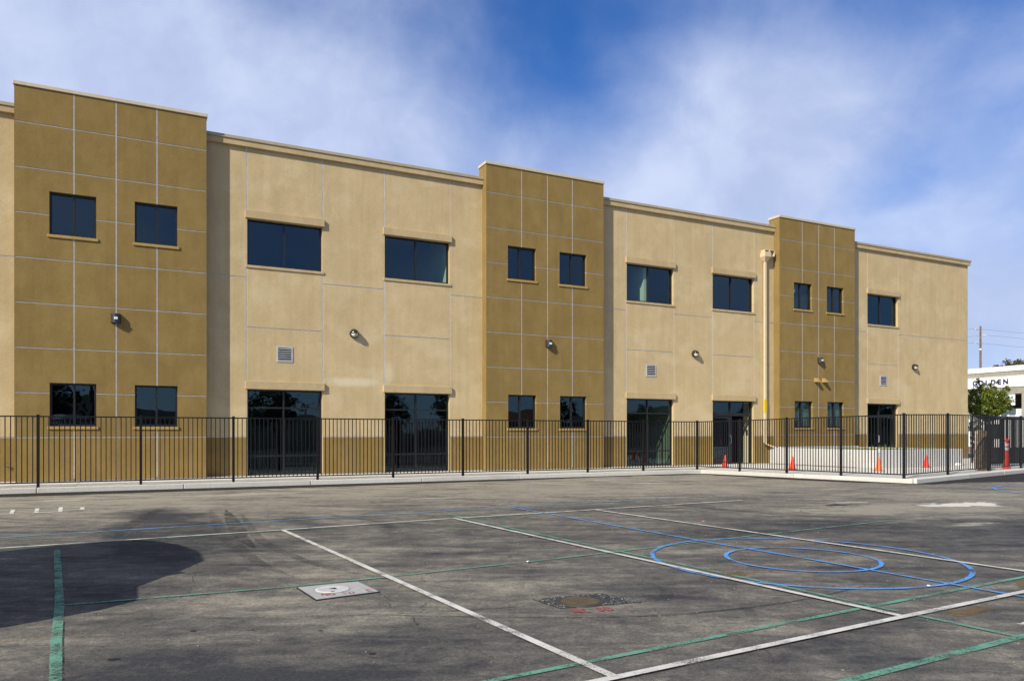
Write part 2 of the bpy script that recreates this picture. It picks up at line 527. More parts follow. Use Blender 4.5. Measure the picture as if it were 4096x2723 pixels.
M_PW = paint('white line paint', (0.60, 0.58, 0.53), 0.405)
M_PG = paint('green line paint', (0.115, 0.285, 0.200), 0.44)
M_PGF = paint('faded green line paint', (0.10, 0.25, 0.15), 0.42, fade=0.8)
M_PB = paint('blue line paint', (0.095, 0.295, 0.66), 0.425)
M_PBF = paint('faded blue line paint', (0.10, 0.24, 0.52), 0.50, fade=0.7)
M_PR = paint('red spray paint', (0.42, 0.045, 0.06), 0.44)
M_PRF = paint('faded red spray paint', (0.36, 0.10, 0.10), 0.46)
M_TAR = paint('tar line', (0.018, 0.018, 0.018), 0.40, fade=0.8)


def splotch(name, col, scale=2.2, thr=0.52, stretch=(1, 1, 1), amax=0.95, rot=0.0):
    """ragged-edged spill or stain on a sheet; radial falloff from the sheet's own middle"""
    m_ = bpy.data.materials.new(name)
    m_.use_nodes = True
    t = NT(m_.node_tree)
    out = t.n['Material Output']
    b = t.n['Principled BSDF']
    b.inputs['Roughness'].default_value = 0.9
    tcn = t.new('ShaderNodeTexCoord')
    p = tcn.outputs['Object']
    geo = t.new('ShaderNodeNewGeometry')
    n1 = t.noise(t.mapping(geo.outputs['Position'], rot=(0, 0, rot), scale=stretch), scale, 7, 0.68, 0.7)
    r = t.vmath('LENGTH', t.vmath('MULTIPLY', p, (1, 1, 0)))
    a = t.math('ADD', n1, t.math('MULTIPLY', t.math('SUBTRACT', 0.6, r), 0.55))
    a = t.ramp(a, thr, thr + 0.14, 0.0, amax)
    a = t.math('MULTIPLY', a, t.ramp(r, 0.8, 1.0, 1.0, 0.0))
    b.inputs['Base Color'].default_value = c4(col)
    tr = t.new('ShaderNodeBsdfTransparent')
    mxn = t.new('ShaderNodeMixShader')
    t.put(mxn.inputs[0], a)
    t.l.new(tr.outputs[0], mxn.inputs[1])
    t.l.new(b.outputs[0], mxn.inputs[2])
    t.l.new(mxn.outputs[0], out.inputs[0])
    MATS[name] = m_
    return m_


def leaf_mat(name, a, b_, trans=0.25):
    m_ = bpy.data.materials.new(name)
    m_.use_nodes = True
    t = NT(m_.node_tree)
    b = t.n['Principled BSDF']
    out = t.n['Material Output']
    geo = t.new('ShaderNodeNewGeometry')
    n = t.noise(geo.outputs['Position'], 2.2, 3, 0.6)
    f = t.math('ADD', t.math('MULTIPLY', geo.outputs['Random Per Island'], 0.5), t.math('MULTIPLY', n, 0.5))
    c = t.mix(t.ramp(f, 0.3, 0.72), c4(a), c4(b_))
    t.put(b.inputs['Base Color'], c)
    b.inputs['Roughness'].default_value = 0.55
    tl = t.new('ShaderNodeBsdfTranslucent')
    t.put(tl.inputs['Color'], c)
    mxn = t.new('ShaderNodeMixShader')
    mxn.inputs[0].default_value = trans
    t.l.new(b.outputs[0], mxn.inputs[1])
    t.l.new(tl.outputs[0], mxn.inputs[2])
    t.l.new(mxn.outputs[0], out.inputs[0])
    MATS[name] = m_
    return m_


M_LEAF = leaf_mat('young tree leaves', (0.07, 0.115, 0.012), (0.22, 0.25, 0.022), 0.35)
M_LEAFD = leaf_mat('dark tree leaves', (0.018, 0.035, 0.010), (0.045, 0.065, 0.018))
M_GRASS = leaf_mat('planter grass', (0.10, 0.17, 0.03), (0.32, 0.34, 0.10), 0.2)

# ------------------------------------------------------------------ mesh helpers


class MB:
    def __init__(self):
        self.v, self.f = [], []

    def box(self, x0, x1, y0, y1, z0, z1, M=None):
        b = len(self.v)
        vs = [Vector(p) for p in ((x0, y0, z0), (x1, y0, z0), (x1, y1, z0), (x0, y1, z0),
                                  (x0, y0, z1), (x1, y0, z1), (x1, y1, z1), (x0, y1, z1))]
        if M is not None:
            vs = [M @ p for p in vs]
        self.v += [tuple(p) for p in vs]
        self.f += [tuple(b + i for i in q) for q in
                   ((0, 3, 2, 1), (4, 5, 6, 7), (0, 1, 5, 4), (1, 2, 6, 5), (2, 3, 7, 6), (3, 0, 4, 7))]
        return self

    def poly(self, pts, M=None):
        b = len(self.v)
        self.v += [tuple(M @ Vector(p)) if M is not None else tuple(p) for p in pts]
        self.f.append(tuple(range(b, b + len(pts))))
        return self

    def prism(self, pts, z0, z1, M=None):
        """extrude a counter-clockwise XY polygon"""
        b = len(self.v)
        n = len(pts)
        vs = [Vector((p[0], p[1], z0)) for p in pts] + [Vector((p[0], p[1], z1)) for p in pts]
        if M is not None:
            vs = [M @ p for p in vs]
        self.v += [tuple(p) for p in vs]
        self.f.append(tuple(b + i for i in reversed(range(n))))
        self.f.append(tuple(b + n + i for i in range(n)))
        for i in range(n):
            j = (i + 1) % n
            self.f.append((b + i, b + j, b + n + j, b + n + i))
        return self

    def loft(self, rings, cap=True):
        b = len(self.v)
        n = len(rings[0])
        for r in rings:
            self.v += [tuple(p) for p in r]
        for k in range(len(rings) - 1):
            for i in range(n):
                j = (i + 1) % n
                a0, a1 = b + k * n, b + (k + 1) * n
                self.f.append((a0 + i, a0 + j, a1 + j, a1 + i))
        if cap:
            self.f.append(tuple(b + i for i in reversed(range(n))))
            self.f.append(tuple(b + (len(rings) - 1) * n + i for i in range(n)))
        return self

    def tube(self, pts, radii, n=8):
        pts = [Vector(p) for p in pts]
        if not hasattr(radii, '__len__'):
            radii = [radii] * len(pts)
        rings = []
        for i, p in enumerate(pts):
            d = (pts[min(i + 1, len(pts) - 1)] - pts[max(i - 1, 0)]).normalized()
            up = Vector((0, 0, 1)) if abs(d.z) < 0.95 else Vector((0, 1, 0))
            a = d.cross(up).normalized()
            c = a.cross(d)
            rings.append([p + (a * cos(t) + c * sin(t)) * radii[i] for t in [-2 * pi * k / n for k in range(n)]])
        return self.loft(rings)

    def lathe(self, prof, n=24, M=None):
        rings = []
        for r, z in prof:
            ring = [Vector((r * cos(2 * pi * k / n), r * sin(2 * pi * k / n), z)) for k in range(n)]
            if M is not None:
                ring = [M @ p for p in ring]
            rings.append(ring)
        return self.loft(rings)

    def build(self, name, m_, parent=None, loc=None, rotz=0.0, bevel=0.0, smooth=False):
        me = bpy.data.meshes.new(name)
        me.from_pydata(self.v, [], self.f)
        me.update()
        if m_ is not None:
            me.materials.append(m_)
        if smooth:
            me.polygons.foreach_set('use_smooth', [True] * len(me.polygons))
        o = bpy.data.objects.new(name, me)
        COL.objects.link(o)
        if parent is not None:
            o.parent = parent
        if loc is not None:
            o.location = loc
        o.rotation_euler.z = rotz
        if bevel:
            md = o.modifiers.new('bevel', 'BEVEL')
            md.width = bevel
            md.segments = 2
            md.limit_method = 'ANGLE'
        return o


def dup(o, parent=None, **kw):
    c = o.copy()
    COL.objects.link(c)
    c.parent = parent
    for k, v in kw.items():
        setattr(c, k, v)
    return c


def tag(o, label=None, cat=None, group=None, kind=None):
    if label:
        o['label'] = label
    if cat:
        o['category'] = cat
    if group:
        o['group'] = group
    if kind:
        o['kind'] = kind
    return o


def empty(name, loc=(0, 0, 0), rotz=0.0, parent=None):
    o = bpy.data.objects.new(name, None)
    COL.objects.link(o)
    o.location = loc
    o.rotation_euler.z = rotz
    o.empty_display_size = 0.3
    o.parent = parent
    return o


# the building's own axes: s along the facade, n out of the facade (metres), z up
ANG = math.atan(0.5)
SD = Vector((cos(ANG), sin(ANG), 0))
ND = Vector((sin(ANG), -cos(ANG), 0))
P0 = Vector((0, 27.9, 0))
SLAB = 0.13


def W(s, n, z=0.0):
    p = P0 + SD * s + ND * n
    return Vector((p.x, p.y, z))


# ------------------------------------------------------------------ ground
g = MB()
g.poly([(-900, -700, 0), (1100, -700, 0), (1100, 1500, 0), (-900, 1500, 0)])
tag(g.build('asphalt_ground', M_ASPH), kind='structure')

# fresh asphalt strip along the kerb (a sheet 4 mm above the old surface)
KA = [(-40, 2.75), (-14.7, 3.03), (6.2, 3.36)]
KC2, KC3 = (7.86, 10.72), (32.0, 5.2)
outer = [W(-40, 2.6, 0), W(-15, 3.0, 0), W(6.0, 3.3, 0), W(7.9, 10.6, 0), W(13, 9.3, 0), W(32.0, 5.0, 0)]
edge = [Vector(p + (0,)) for p in ((-31, 7.9), (-11.82, 17.32), (-10.0, 18.2), (-8.5, 19.0), (-6.4, 19.95), (-4.0, 21.2), (0.05, 23.4),
                                   (3.1, 25.3), (6.8, 26.9), (7.9, 25.2), (8.9, 23.7), (10.2, 22.4),
                                   (11.4, 21.65), (12.1, 21.5), (13.66, 22.4), (15.37, 22.6), (19.0, 22.8), (29.0, 27.5))]
st = MB()
rnd = random.Random(3)


def nearest(p, line_):
    best = None
    for a_, b_ in zip(line_, line_[1:]):
        d_ = b_ - a_
        t_ = max(0, min(1, (p - a_).dot(d_) / d_.dot(d_)))
        q_ = a_ + d_ * t_
        if best is None or (q_ - p).length < (best - p).length:
            best = q_
    return best


for a, b in zip(edge, edge[1:]):
    nk = max(2, int((b - a).length / .25))
    for k in range(nk + (b == edge[-1])):
        q = a.lerp(b, k / nk)
        o_ = nearest(q, outer)
        st.v += [(o_.x, o_.y, 0.004), (q.x + rnd.uniform(-.03, .03), q.y + rnd.uniform(-.05, .05), 0.004)]
        if len(st.v) >= 4:
            m_ = len(st.v)
            st.f.append((m_ - 4, m_ - 3, m_ - 1, m_ - 2))
tag(st.build('asphalt_strip', M_FRESH), kind='structure')


def clip(poly_, a, b, c):
    """keep a*x+b*y<=c"""
    out = []
    for i, p in enumerate(poly_):
        q = poly_[(i + 1) % len(poly_)]
        dp, dq = a * p[0] + b * p[1] - c, a * q[0] + b * q[1] - c
        if dp <= 0:
            out.append(p)
        if (dp < 0 < dq) or (dq < 0 < dp):
            t_ = dp / (dp - dq)
            out.append((p[0] + (q[0] - p[0]) * t_, p[1] + (q[1] - p[1]) * t_))
    return out


def inset_clip(poly_, conv):
    """clip poly_ to the convex polygon conv (counter-clockwise)"""
    for i, p in enumerate(conv):
        q = conv[(i + 1) % len(conv)]
        ex, ey = q[0] - p[0], q[1] - p[1]
        a, b = ey, -ex
        poly_ = clip(poly_, a, b, a * p[0] + b * p[1])
        if len(poly_) < 3:
            return []
    return poly_


# sidewalk: base sheet plus separate cast slabs with tooled joints; local frame x = s, y = -n
side = empty('sidewalk', (P0.x, P0.y, 0), ANG)
tag(side, kind='structure')
regA = [(-40, -2.72), (6.06, -3.24), (6.06, 0.6), (-40, 0.6)]
regB = [(6.06, -3.24), (7.74, -10.55), (32, -5.05), (32, 1.0), (6.06, 1.0)]
mb = MB()
mb.prism(regA, 0.0, SLAB - 0.012)
mb.prism(regB, 0.0, SLAB - 0.012)
mb.build('slab_bed', M_CONC, side)
for reg, s0, s1, n0, n1, st_s, st_n in ((regA, -24.6, 6.06, -3.4, 0.6, 1.53, 1.53), (regB, 6.06, 30.6, -10.6, 1.0, 1.53, 1.53)):
    y = n0
    while y < n1:
        x = s0
        while x < s1:
            cell = [(x + .006, y + .006), (x + st_s - .006, y + .006), (x + st_s - .006, y + st_n - .006), (x + .006, y + st_n - .006)]
            q = inset_clip(cell, reg)
            if len(q) >= 3:
                sl = MB()
                cx_, cy_ = sum(p[0] for p in q) / len(q), sum(p[1] for p in q) / len(q)
                sl.prism([(p[0] - cx_, p[1] - cy_) for p in q], 0, 0.03)
                sl.build('concrete_slab', M_CONC, side, (cx_, cy_, SLAB - 0.03))
            x += st_s
        y += st_n

# kerb: cast lengths with open joints
kerb = empty('kerb', (0, 0, 0))
tag(kerb, kind='structure')


def kerb_run(a, b, step, width=0.16, first=0.0):
    L = (b - a).length
    d = (b - a).normalized()
    x = first
    ang = math.atan2(d.y, d.x)
    while x < L - 0.05:
        x1 = min(x + step, L)
        k = MB()
        k.prism([(0.006, -width / 2), (x1 - x - 0.006, -width / 2), (x1 - x - 0.006, width / 2), (0.006, width / 2)], -0.02, SLAB + 0.004)
        o = k.build('kerb_stone', M_KERB, kerb, (a.x + d.x * x, a.y + d.y * x, 0), ang, bevel=0.015)
        x = x1


KP = [W(-38.6, 2.80), W(6.14, 3.30), W(7.80, 10.62), W(11.6, 9.74), W(32, 5.1)]
kerb_run(KP[0], KP[1], 3.33, first=0.6)
kerb_run(KP[1], KP[2], 3.75)
kerb_run(KP[2], KP[3], 3.9)
kerb_run(KP[3], KP[4], 3.3)

# ------------------------------------------------------------------ painted court lines
Z_G, Z_B, Z_W, Z_R = 0.008, 0.012, 0.016, 0.022


def ribbon(pts_, w, z, jitter=0.0, sub=0.35, taper=False):
    pts_ = [Vector((p[0], p[1], 0)) for p in pts_]
    # resample
    rs = [pts_[0]]
    for a, b in zip(pts_, pts_[1:]):
        n_ = max(1, int((b - a).length / sub))
        for k in range(1, n_ + 1):
            rs.append(a.lerp(b, k / n_))
    mb_ = MB()
    L_, R_ = [], []
    for i, p in enumerate(rs):
        d = (rs[min(i + 1, len(rs) - 1)] - rs[max(i - 1, 0)]).normalized()
        nrm = Vector((-d.y, d.x, 0))
        jw = w * (1 + random.uniform(-jitter, jitter))
        if taper:
            jw *= max(.05, sin(pi * i / (len(rs) - 1))) ** .6
        L_.append(p + nrm * jw / 2)
        R_.append(p - nrm * jw / 2)
    b0 = len(mb_.v)
    for a, c in zip(L_, R_):
        mb_.v += [(a.x, a.y, z), (c.x, c.y, z)]
    for i in range(len(rs) - 1):
        k = b0 + 2 * i
        mb_.f.append((k, k + 1, k + 3, k + 2))
    return mb_


def smooth_(p):
    out = []
    for i in range(len(p) - 1):
        a, b, c, d = p[max(i - 1, 0)], p[i], p[i + 1], p[min(i + 2, len(p) - 1)]
        for k in range(8):
            t_ = k / 8
            out.append(tuple(.5 * (2 * b[j] + (c[j] - a[j]) * t_ + (2 * a[j] - 5 * b[j] + 4 * c[j] - d[j]) * t_ ** 2
                                   + (3 * b[j] - a[j] - 3 * c[j] + d[j]) * t_ ** 3) for j in (0, 1)))
    out.append(p[-1])
    return out


def line(pts_, m_, w=0.062, z=Z_W, name='court_line', jit=0.04, taper=False):
    o = ribbon(pts_, w, z, jit, .12 if taper else .35, taper).build(name, m_)
    tag(o, kind='structure')
    return o


def circ(cx_, cy_, r, n=72, a0=0, a1=360):
    return [(cx_ + r * cos(RAD(a0 + (a1 - a0) * k / n)), cy_ + r * sin(RAD(a0 + (a1 - a0) * k / n))) for k in range(n + 1)]


line([(-9.6, 7.68), (-3.454, 11.33), (-1.007, 12.86), (1.575, 14.31), (5.0, 16.30)], M_PW, z=Z_W)
line([(-3.45, 11.29), (0.606, 4.47)], M_PW, 0.068, Z_W + .002)
line([(-1.0, 12.85), (3.084, 5.96)], M_PW, 0.066, Z_W + .002)
line([(1.58, 14.29), (5.381, 7.90), (6.65, 5.75)], M_PW, 0.066, Z_W + .002)
line([(-0.6, 3.75), (0.606, 4.455), (3.084, 5.93), (4.667, 6.86), (8.5, 9.11)], M_PW, 0.068, Z_W)
line([(-3.82, 6.38), (-2.178, 7.12), (-1.397, 7.555), (0.613, 8.811), (1.346, 9.295), (3.17, 10.532), (6.433, 12.631)], M_PG, 0.05, Z_G)
line([(-5.712, 9.42), (-3.86, 6.40), (-3.19, 5.25), (-2.70, 4.436), (-2.1, 3.4)], M_PG, 0.070, Z_G + .0015)
line([(-1.18, 13.62), (-0.578, 12.535), (0.438, 10.78), (1.346, 9.26), (2.0, 8.15), (2.48, 7.34), (2.944, 6.50), (3.648, 5.33), (4.3, 4.2)], M_PG, 0.056, Z_G + .0015)
line([(-1.5, 3.60), (-0.102, 4.432), (2.794, 6.185), (5.171, 7.60), (9.2, 10.0)], M_PG, 0.056, Z_G)
line([(0.4, 3.50), (1.999, 4.429), (3.671, 5.39), (6.6, 7.1)], M_PG, 0.070, Z_G)
line([(-8.0, 8.6), (-6.62, 9.35), (-4.98, 10.3), (-3.96, 10.93), (-2.97, 11.52), (-0.59, 13.0), (2.65, 14.95), (3.79, 15.62)], M_PGF, 0.04, Z_G)
line([(-8.6, 9.2), (-7.1, 10.35), (-5.50, 11.43), (-2.93, 12.97), (-1.20, 13.98), (2.7, 16.3)], M_PGF, 0.035, Z_G)
line([(-9.2, 9.15), (-7.154, 10.53), (-4.168, 12.40), (-1.308, 14.10), (0.003, 14.92), (3.689, 16.95)], M_PB, 0.05, Z_B)
line([(-9.2, 9.45), (-7.154, 10.82), (-4.168, 12.70), (-1.308, 14.35), (-0.3, 14.98)], M_TAR, 0.03, Z_B, name='tar_line', jit=0.4)
line([(-0.066, 14.902), (2.661, 9.991), (3.42, 8.72), (4.531, 6.70), (5.7, 4.7)], M_PB, 0.05, Z_B + .001)
line(circ(3.36, 8.72, 1.70, 120), M_PB, 0.050, Z_B)
line(circ(3.36, 8.72, 0.84, 96), M_PB, 0.05, Z_B)
line([(4.7, 17.6), (7.489, 19.31), (9.6, 21.0)], M_PBF, 0.045, Z_B)
line(circ(15.2, 18.4, 2.85, 120), M_PB, 0.085, Z_B)
line([(-4.75, 5.0), (-3.6, 5.28), (-2.9, 5.42)], paint('ochre chalk', (0.30, 0.19, 0.04), 0.46, 0.6), 0.012, Z_B)

M_TYM = paint('tyre mark', (0.030, 0.030, 0.031), 0.46, fade=0.60)
M_TYM2 = paint('light tyre mark', (0.035, 0.034, 0.033), 0.48, fade=0.38)
M_TYM3 = paint('faint tyre mark', (0.040, 0.039, 0.037), 0.50, fade=0.22)
for pts_, w_, m_ in (([(-5.8, 14.4), (-4.2, 10.95), (-3.34, 9.3), (-2.8, 8.4), (-2.2, 7.6)], .20, M_TYM2),
                     ([(-5.5, 14.4), (-4.3, 11.7), (-3.78, 10.5), (-3.3, 9.6)], .24, M_TYM),
                     ([(-7.0, 15.3), (-6.4, 13.0), (-5.9, 11.4), (-5.5, 10.4)], .22, M_TYM2),
                     ([(-4.9, 13.6), (-3.5, 10.4), (-2.5, 8.8), (-1.7, 7.9), (-.6, 7.1)], .16, M_TYM2),
                     ([(0.0, 5.7), (0.0, 6.3), (.13, 7.6), (.4, 8.65), (.9, 9.8)], .09, M_TYM3),
                     ([(-1.2, 6.05), (0.2, 5.95), (1.3, 6.05), (2.4, 6.5), (3.4, 7.2)], .045, M_TYM),
                     ([(1.35, 7.3), (1.42, 6.9), (1.3, 6.62), (1.0, 6.5)], .13, M_TYM2),
                     ([(1.5, 5.1), (1.9, 5.9), (2.0, 6.8), (2.4, 7.9), (3.3, 9.0)], .10, M_TYM3),
                     ([(-3.2, 5.9), (-1.6, 6.0), (-.2, 6.25), (1.2, 6.8)], .05, M_TYM2),
                     ([(3.0, 16.2), (4.2, 14.2), (5.8, 13.0), (7.4, 12.6)], .25, M_TYM2),
                     ([(-3.6, 13.9), (-1.9, 12.3), (0.6, 11.4), (2.6, 11.6)], .22, M_TYM2)):
    for off_ in (0.0,):
        line(smooth_(pts_), m_, w_, 0.0055, name='tyre_mark', jit=0.15, taper=True)
# flaking white paint over the sealed spot at the right edge
# old pavement lettering at the left, mostly worn away
hop = MB()
for q_ in ([(-9.18, 13.69), (-9.1, 13.69), (-9.57, 14.46), (-9.65, 14.46)], [(-8.86, 13.91), (-8.78, 13.91), (-9.26, 14.7), (-9.34, 14.7)],
           [(-8.52, 14.08), (-8.44, 14.08), (-8.92, 14.9), (-9.0, 14.9)], [(-8.35, 14.5), (-8.26, 14.5), (-8.49, 14.9), (-8.57, 14.9)]):
    hop.poly([(a, b, .006) for a, b in q_])
for (x0, y0), (x1, y1), w_ in (((-9.6, 13.4), (-9.18, 13.69), .045), ((-8.86, 13.86), (-8.44, 14.08), .04), ((-8.58, 14.31), (-8.26, 14.5), .03),
                               ((-9.9, 14.23), (-8.52, 14.95), .022), ((-9.68, 13.91), (-8.75, 14.46), .016)):
    d = Vector((x1 - x0, y1 - y0, 0)).normalized()
    n_ = Vector((-d.y, d.x, 0)) * w_
    hop.poly([(x0 - n_.x, y0 - n_.y, .007), (x1 - n_.x, y1 - n_.y, .007), (x1 + n_.x, y1 + n_.y, .007), (x0 + n_.x, y0 + n_.y, .007)])
tag(hop.build('pavement_marking', paint('old white paint', (0.66, 0.64, 0.58), 0.38)), kind='structure')


def sheet(name, m_, cx_, cy_, rx, ry, rot=0.0, z=0.006, label=None):
    mb_ = MB()
    mb_.poly([(cos(2 * pi * k / 24), sin(2 * pi * k / 24), 0) for k in range(24)])
    o = mb_.build(name, m_, None, (cx_, cy_, z), rot)
    o.scale = (rx, ry, 1)
    tag(o, kind='structure')
    return o


M_SPILL = splotch('white plaster spill', (0.62, 0.59, 0.50), 1.6, 0.50, (1, 1, 1))
M_SPILL2 = splotch('pale scuff', (0.44, 0.41, 0.33), 2.6, 0.55, (0.5, 1.6, 1), 0.7, RAD(-27))
M_OCHRE = splotch('ochre stain', (0.20, 0.12, 0.03), 3.2, 0.55, (1, 1, 1), 0.55)
M_OIL = splotch('oil spot', (0.012, 0.011, 0.011), 6.0, 0.40, (1, 1, 1), 0.8)
M_CRACKED = splotch('flaked patch', (0.035, 0.034, 0.033), 7.0, 0.62, (1, 1, 1), 0.9)
sheet('white_spill', M_SPILL, 9.25, 15.35, 2.1, 0.85, RAD(16), 0.006)
sheet('white_spill', M_SPILL2, 7.15, 15.85, 1.3, 0.45, RAD(20), 0.006)
sheet('flaked_patch', M_CRACKED, 6.6, 15.35, 0.95, 0.50, RAD(25), 0.007)
sheet('white_spill', M_SPILL2, 7.4, 12.0, 1.0, 0.5, RAD(30), 0.006)
sheet('white_spill', M_SPILL2, -6.4, 18.0, 3.6, 0.9, RAD(27), 0.006)
sheet('white_spill', M_SPILL2, -9.6, 16.5, 2.6, 0.8, RAD(27), 0.006)
sheet('white_spill', M_SPILL2, -1.6, 17.0, 1.7, 0.35, RAD(27), 0.006)
sheet('white_spill', M_SPILL2, 4.1, 22.0, 1.8, 0.6, RAD(27), 0.006)
sheet('white_spill', splotch('flaking white paint', (0.6, 0.6, 0.58), 9.0, 0.60, (0.5, 1.4, 1), 0.95, RAD(-30)), 3.95, 5.72, 0.42, 0.11, RAD(28), 0.019)
sheet('ochre_stain', M_OCHRE, 2.35, 7.85, 0.40, 0.26, RAD(10), 0.005)
sheet('ochre_stain', M_OCHRE, 3.75, 6.15, 0.55, 0.20, RAD(25), 0.005)
sheet('ochre_stain', M_OCHRE, 5.0, 7.3, 0.45, 0.16, RAD(25), 0.005)
for i, (x, y, r) in enumerate([(-2.58, 4.86, .045), (-2.36, 5.55, .03), (-1.93, 5.58, .02), (-1.42, 5.56, .022), (-0.93, 4.98, .03),
                               (0.25, 10.6, .05), (-0.02, 8.9, .03)]):
    sheet('oil_spot', M_OIL, x, y, r * 1.2, r, 0.3, 0.005)
sheet('dark_repair', splotch('sealed repair', (0.022, 0.022, 0.023), 1.0, 0.36, (1, 1, 1), 0.85), 5.1, 5.25, 1.25, 0.42, RAD(30), 0.0045)


M_CRK = paint('dark crack line', (0.022, 0.021, 0.020), 0.46, fade=0.8)  # even dark colour of the pavement crack ribbons, broken by noise


def crack(pts_, w=0.010, seed=1):
    r_ = random.Random(seed)
    out = []
    for a, b in zip(pts_, pts_[1:]):
        for k in range(10):
            t_ = k / 10
            out.append((a[0] + (b[0] - a[0]) * t_ + r_.uniform(-.03, .03), a[1] + (b[1] - a[1]) * t_ + r_.uniform(-.03, .03)))
    out.append(pts_[-1])
    o = ribbon(out, w * .7, 0.005, 0.8, sub=0.04).build('pavement_crack', M_CRK)
    tag(o, kind='structure')


crack([(-1.25, 6.9), (-1.08, 6.6), (-0.98, 6.2), (-0.80, 6.0), (-0.72, 5.7)], 0.009, 1)
crack([(-0.60, 5.45), (-0.45, 5.2), (-0.25, 5.05), (-0.12, 4.85)], 0.008, 2)
crack([(-2.2, 8.0), (-2.35, 7.5), (-2.1, 7.15)], 0.007, 3)
crack([(-4.9, 12.0), (-4.3, 9.8), (-3.4, 8.1), (-3.0, 7.0), (-2.9, 6.5)], 0.006, 4)
crack([(-5.0, 15.2), (-4.0, 12.4), (-2.9, 10.3)], 0.008, 5)
crack([(5.6, 15.2), (6.2, 15.5), (6.6, 15.2), (7.2, 15.5)], 0.03, 6)
crack([(5.9, 14.8), (6.5, 14.9), (7.0, 15.1)], 0.025, 7)
crack([(-3.4, 17.0), (-2.6, 15.1), (-1.9, 14.4)], 0.010, 8)

# loose grit and paper scraps
bits = MB()
rb = random.Random(11)
for k in range(420):
    y = rb.uniform(4.6, 22)
    x = rb.uniform(-0.66, 0.68) * y
    r = rb.uniform(0.002, 0.005) * (1 + y * 0.05)
    a = rb.uniform(0, pi)
    h_ = r * 0.6
    M_ = Matrix.Translation((x, y, 0.004)) @ Matrix.Rotation(a, 4, 'Z')
    bits.box(-r, r, -r * .6, r * .6, 0, h_, M_)
tag(bits.build('loose_grit', mat('pale grit', (0.34, 0.32, 0.28), 0.9, var=0.4, vscale=3)),
    'pale grit and chips scattered over the dark court asphalt', 'grit', kind='stuff')
for x, y, r, m_ in ((0.18, 8.47, .020, M_WHITEP), (3.95, 7.12, .017, M_WHITEP), (3.15, 12.35, .022, M_CONE2)):
    b_ = MB()
    b_.prism([(-r, -r * .5), (r * .6, -r * .7), (r, r * .2), (r * .1, r * .8), (-r * .9, r * .4)], 0, r * 0.5)
    o = b_.build('scrap', m_, None, (x, y, 0.017), random.uniform(0, 3))
    tag(o, {0.18: 'white scrap lying on the long green line left of the circles', 3.95: 'white scrap on the near rim of the large blue circle',
            3.15: 'orange scrap beside the far white court line'}[x], 'scrap')

# ------------------------------------------------------------------ manholes
def quad_pad(name, q, m_, z, parent=None):
    k = MB()
    k.prism(q, 0, z)
    return k.build(name, m_, parent)


def spray(strokes, ox, oy, dx, dy, m_, parent, w=0.013, z=0.0):
    """hand-sprayed letters: strokes in letter units, (dx, dy) = unit vectors for one letter width / height"""
    mb_ = MB()
    for stx in strokes:
        pl = [(ox + dx[0] * a + dy[0] * b, oy + dx[1] * a + dy[1] * b) for a, b in stx]
        r_ = ribbon(pl, w, z, 0.25, sub=0.02)
        k = len(mb_.v)
        mb_.v += r_.v
        mb_.f += [tuple(i + k for i in f) for f in r_.f]
    return mb_.build('spray_lettering', m_, parent)


def glyph(ch, x):
    A = {'N': [[(0, 0), (0.05, 1), (0.75, 0), (0.8, 1)]],
         'O': [[(.4 + .4 * cos(t / 8 * 2 * pi), .5 + .5 * sin(t / 8 * 2 * pi)) for t in range(9)]],
         'C': [[(.75, .8), (.4, 1), (.05, .6), (.1, .2), (.45, 0), (.8, .15)]],
         'S': [[(.75, .9), (.3, 1), (.05, .75), (.5, .5), (.7, .25), (.4, 0), (0, .1)]],
         'D': [[(.05, 0), (.1, 1), (.55, .9), (.8, .5), (.55, .08), (.05, 0)]],
         'E': [[(.8, 1), (.1, .95), (.05, .05), (.8, 0)], [(.1, .5), (.6, .5)]]}[ch]
    return [[(a + x, b) for a, b in s_] for s_ in A]


pad = empty('manhole_pad', (-1.62, 6.98, 0))
tag(pad, 'pale concrete square with round white manhole cover and red lettering', 'manhole')
pq = [(-2.02 + 1.62, 7.086 - 6.98), (-1.71 + 1.62, 6.575 - 6.98), (-1.231 + 1.62, 6.91 - 6.98), (-1.509 + 1.62, 7.353 - 6.98)]
quad_pad('tar_joint', [(a * 1.045, b * 1.045) for a, b in pq], mat('tar joint', (0.012, 0.012, 0.012), 0.8), 0.009, pad)
quad_pad('concrete_frame', pq, M_PAD, 0.014, pad)
k = MB()
k.lathe([(0.0, 0), (0.168, 0), (0.168, 0.0165), (0.158, 0.0165)], 36)
k.build('ring', mat('cast ring', (0.32, 0.32, 0.30), 0.7), pad, (-0.055, 0.0, 0))
cov = MB()
cov.lathe([(0.0, 0.0), (0.152, 0.0), (0.152, 0.019), (0.0, 0.019)], 36)
co = cov.build('cover', mat('white painted iron', (0.70, 0.70, 0.67), 0.5, var=0.08), pad, (-0.055, 0.0, 0))
rib = MB()
for i in range(-8, 9):
    hw = math.sqrt(max(0, 0.14 ** 2 - (i * 0.016) ** 2))
    if hw > 0.02:
        rib.box(i * 0.016 - .003, i * 0.016 + .003, -hw, hw, 0.0192, 0.0222)
rib.build('rib', mat('white painted iron'), co)
tri = MB()
tri.prism([(-0.03, -0.01), (0.05, -0.012), (0.012, 0.05)], 0.0226, 0.0236)
tri.prism([(0.02, -0.135), (0.055, -0.125), (0.05, -0.105), (0.018, -0.115)], 0.0226, 0.0236)
tri.build('cover_mark', mat('black enamel', (0.01, 0.01, 0.01), 0.5), co)
spray(glyph('N', 0) + glyph('O', 1.1), -0.075, -0.275, (0.056, 0.014), (-0.035, 0.088), M_PRF, pad, 0.015, 0.0185)
spray(glyph('S', 0) + glyph('D', 1.1), 0.09, -0.215, (0.056, 0.014), (-0.035, 0.088), M_PRF, pad, 0.015, 0.0185)
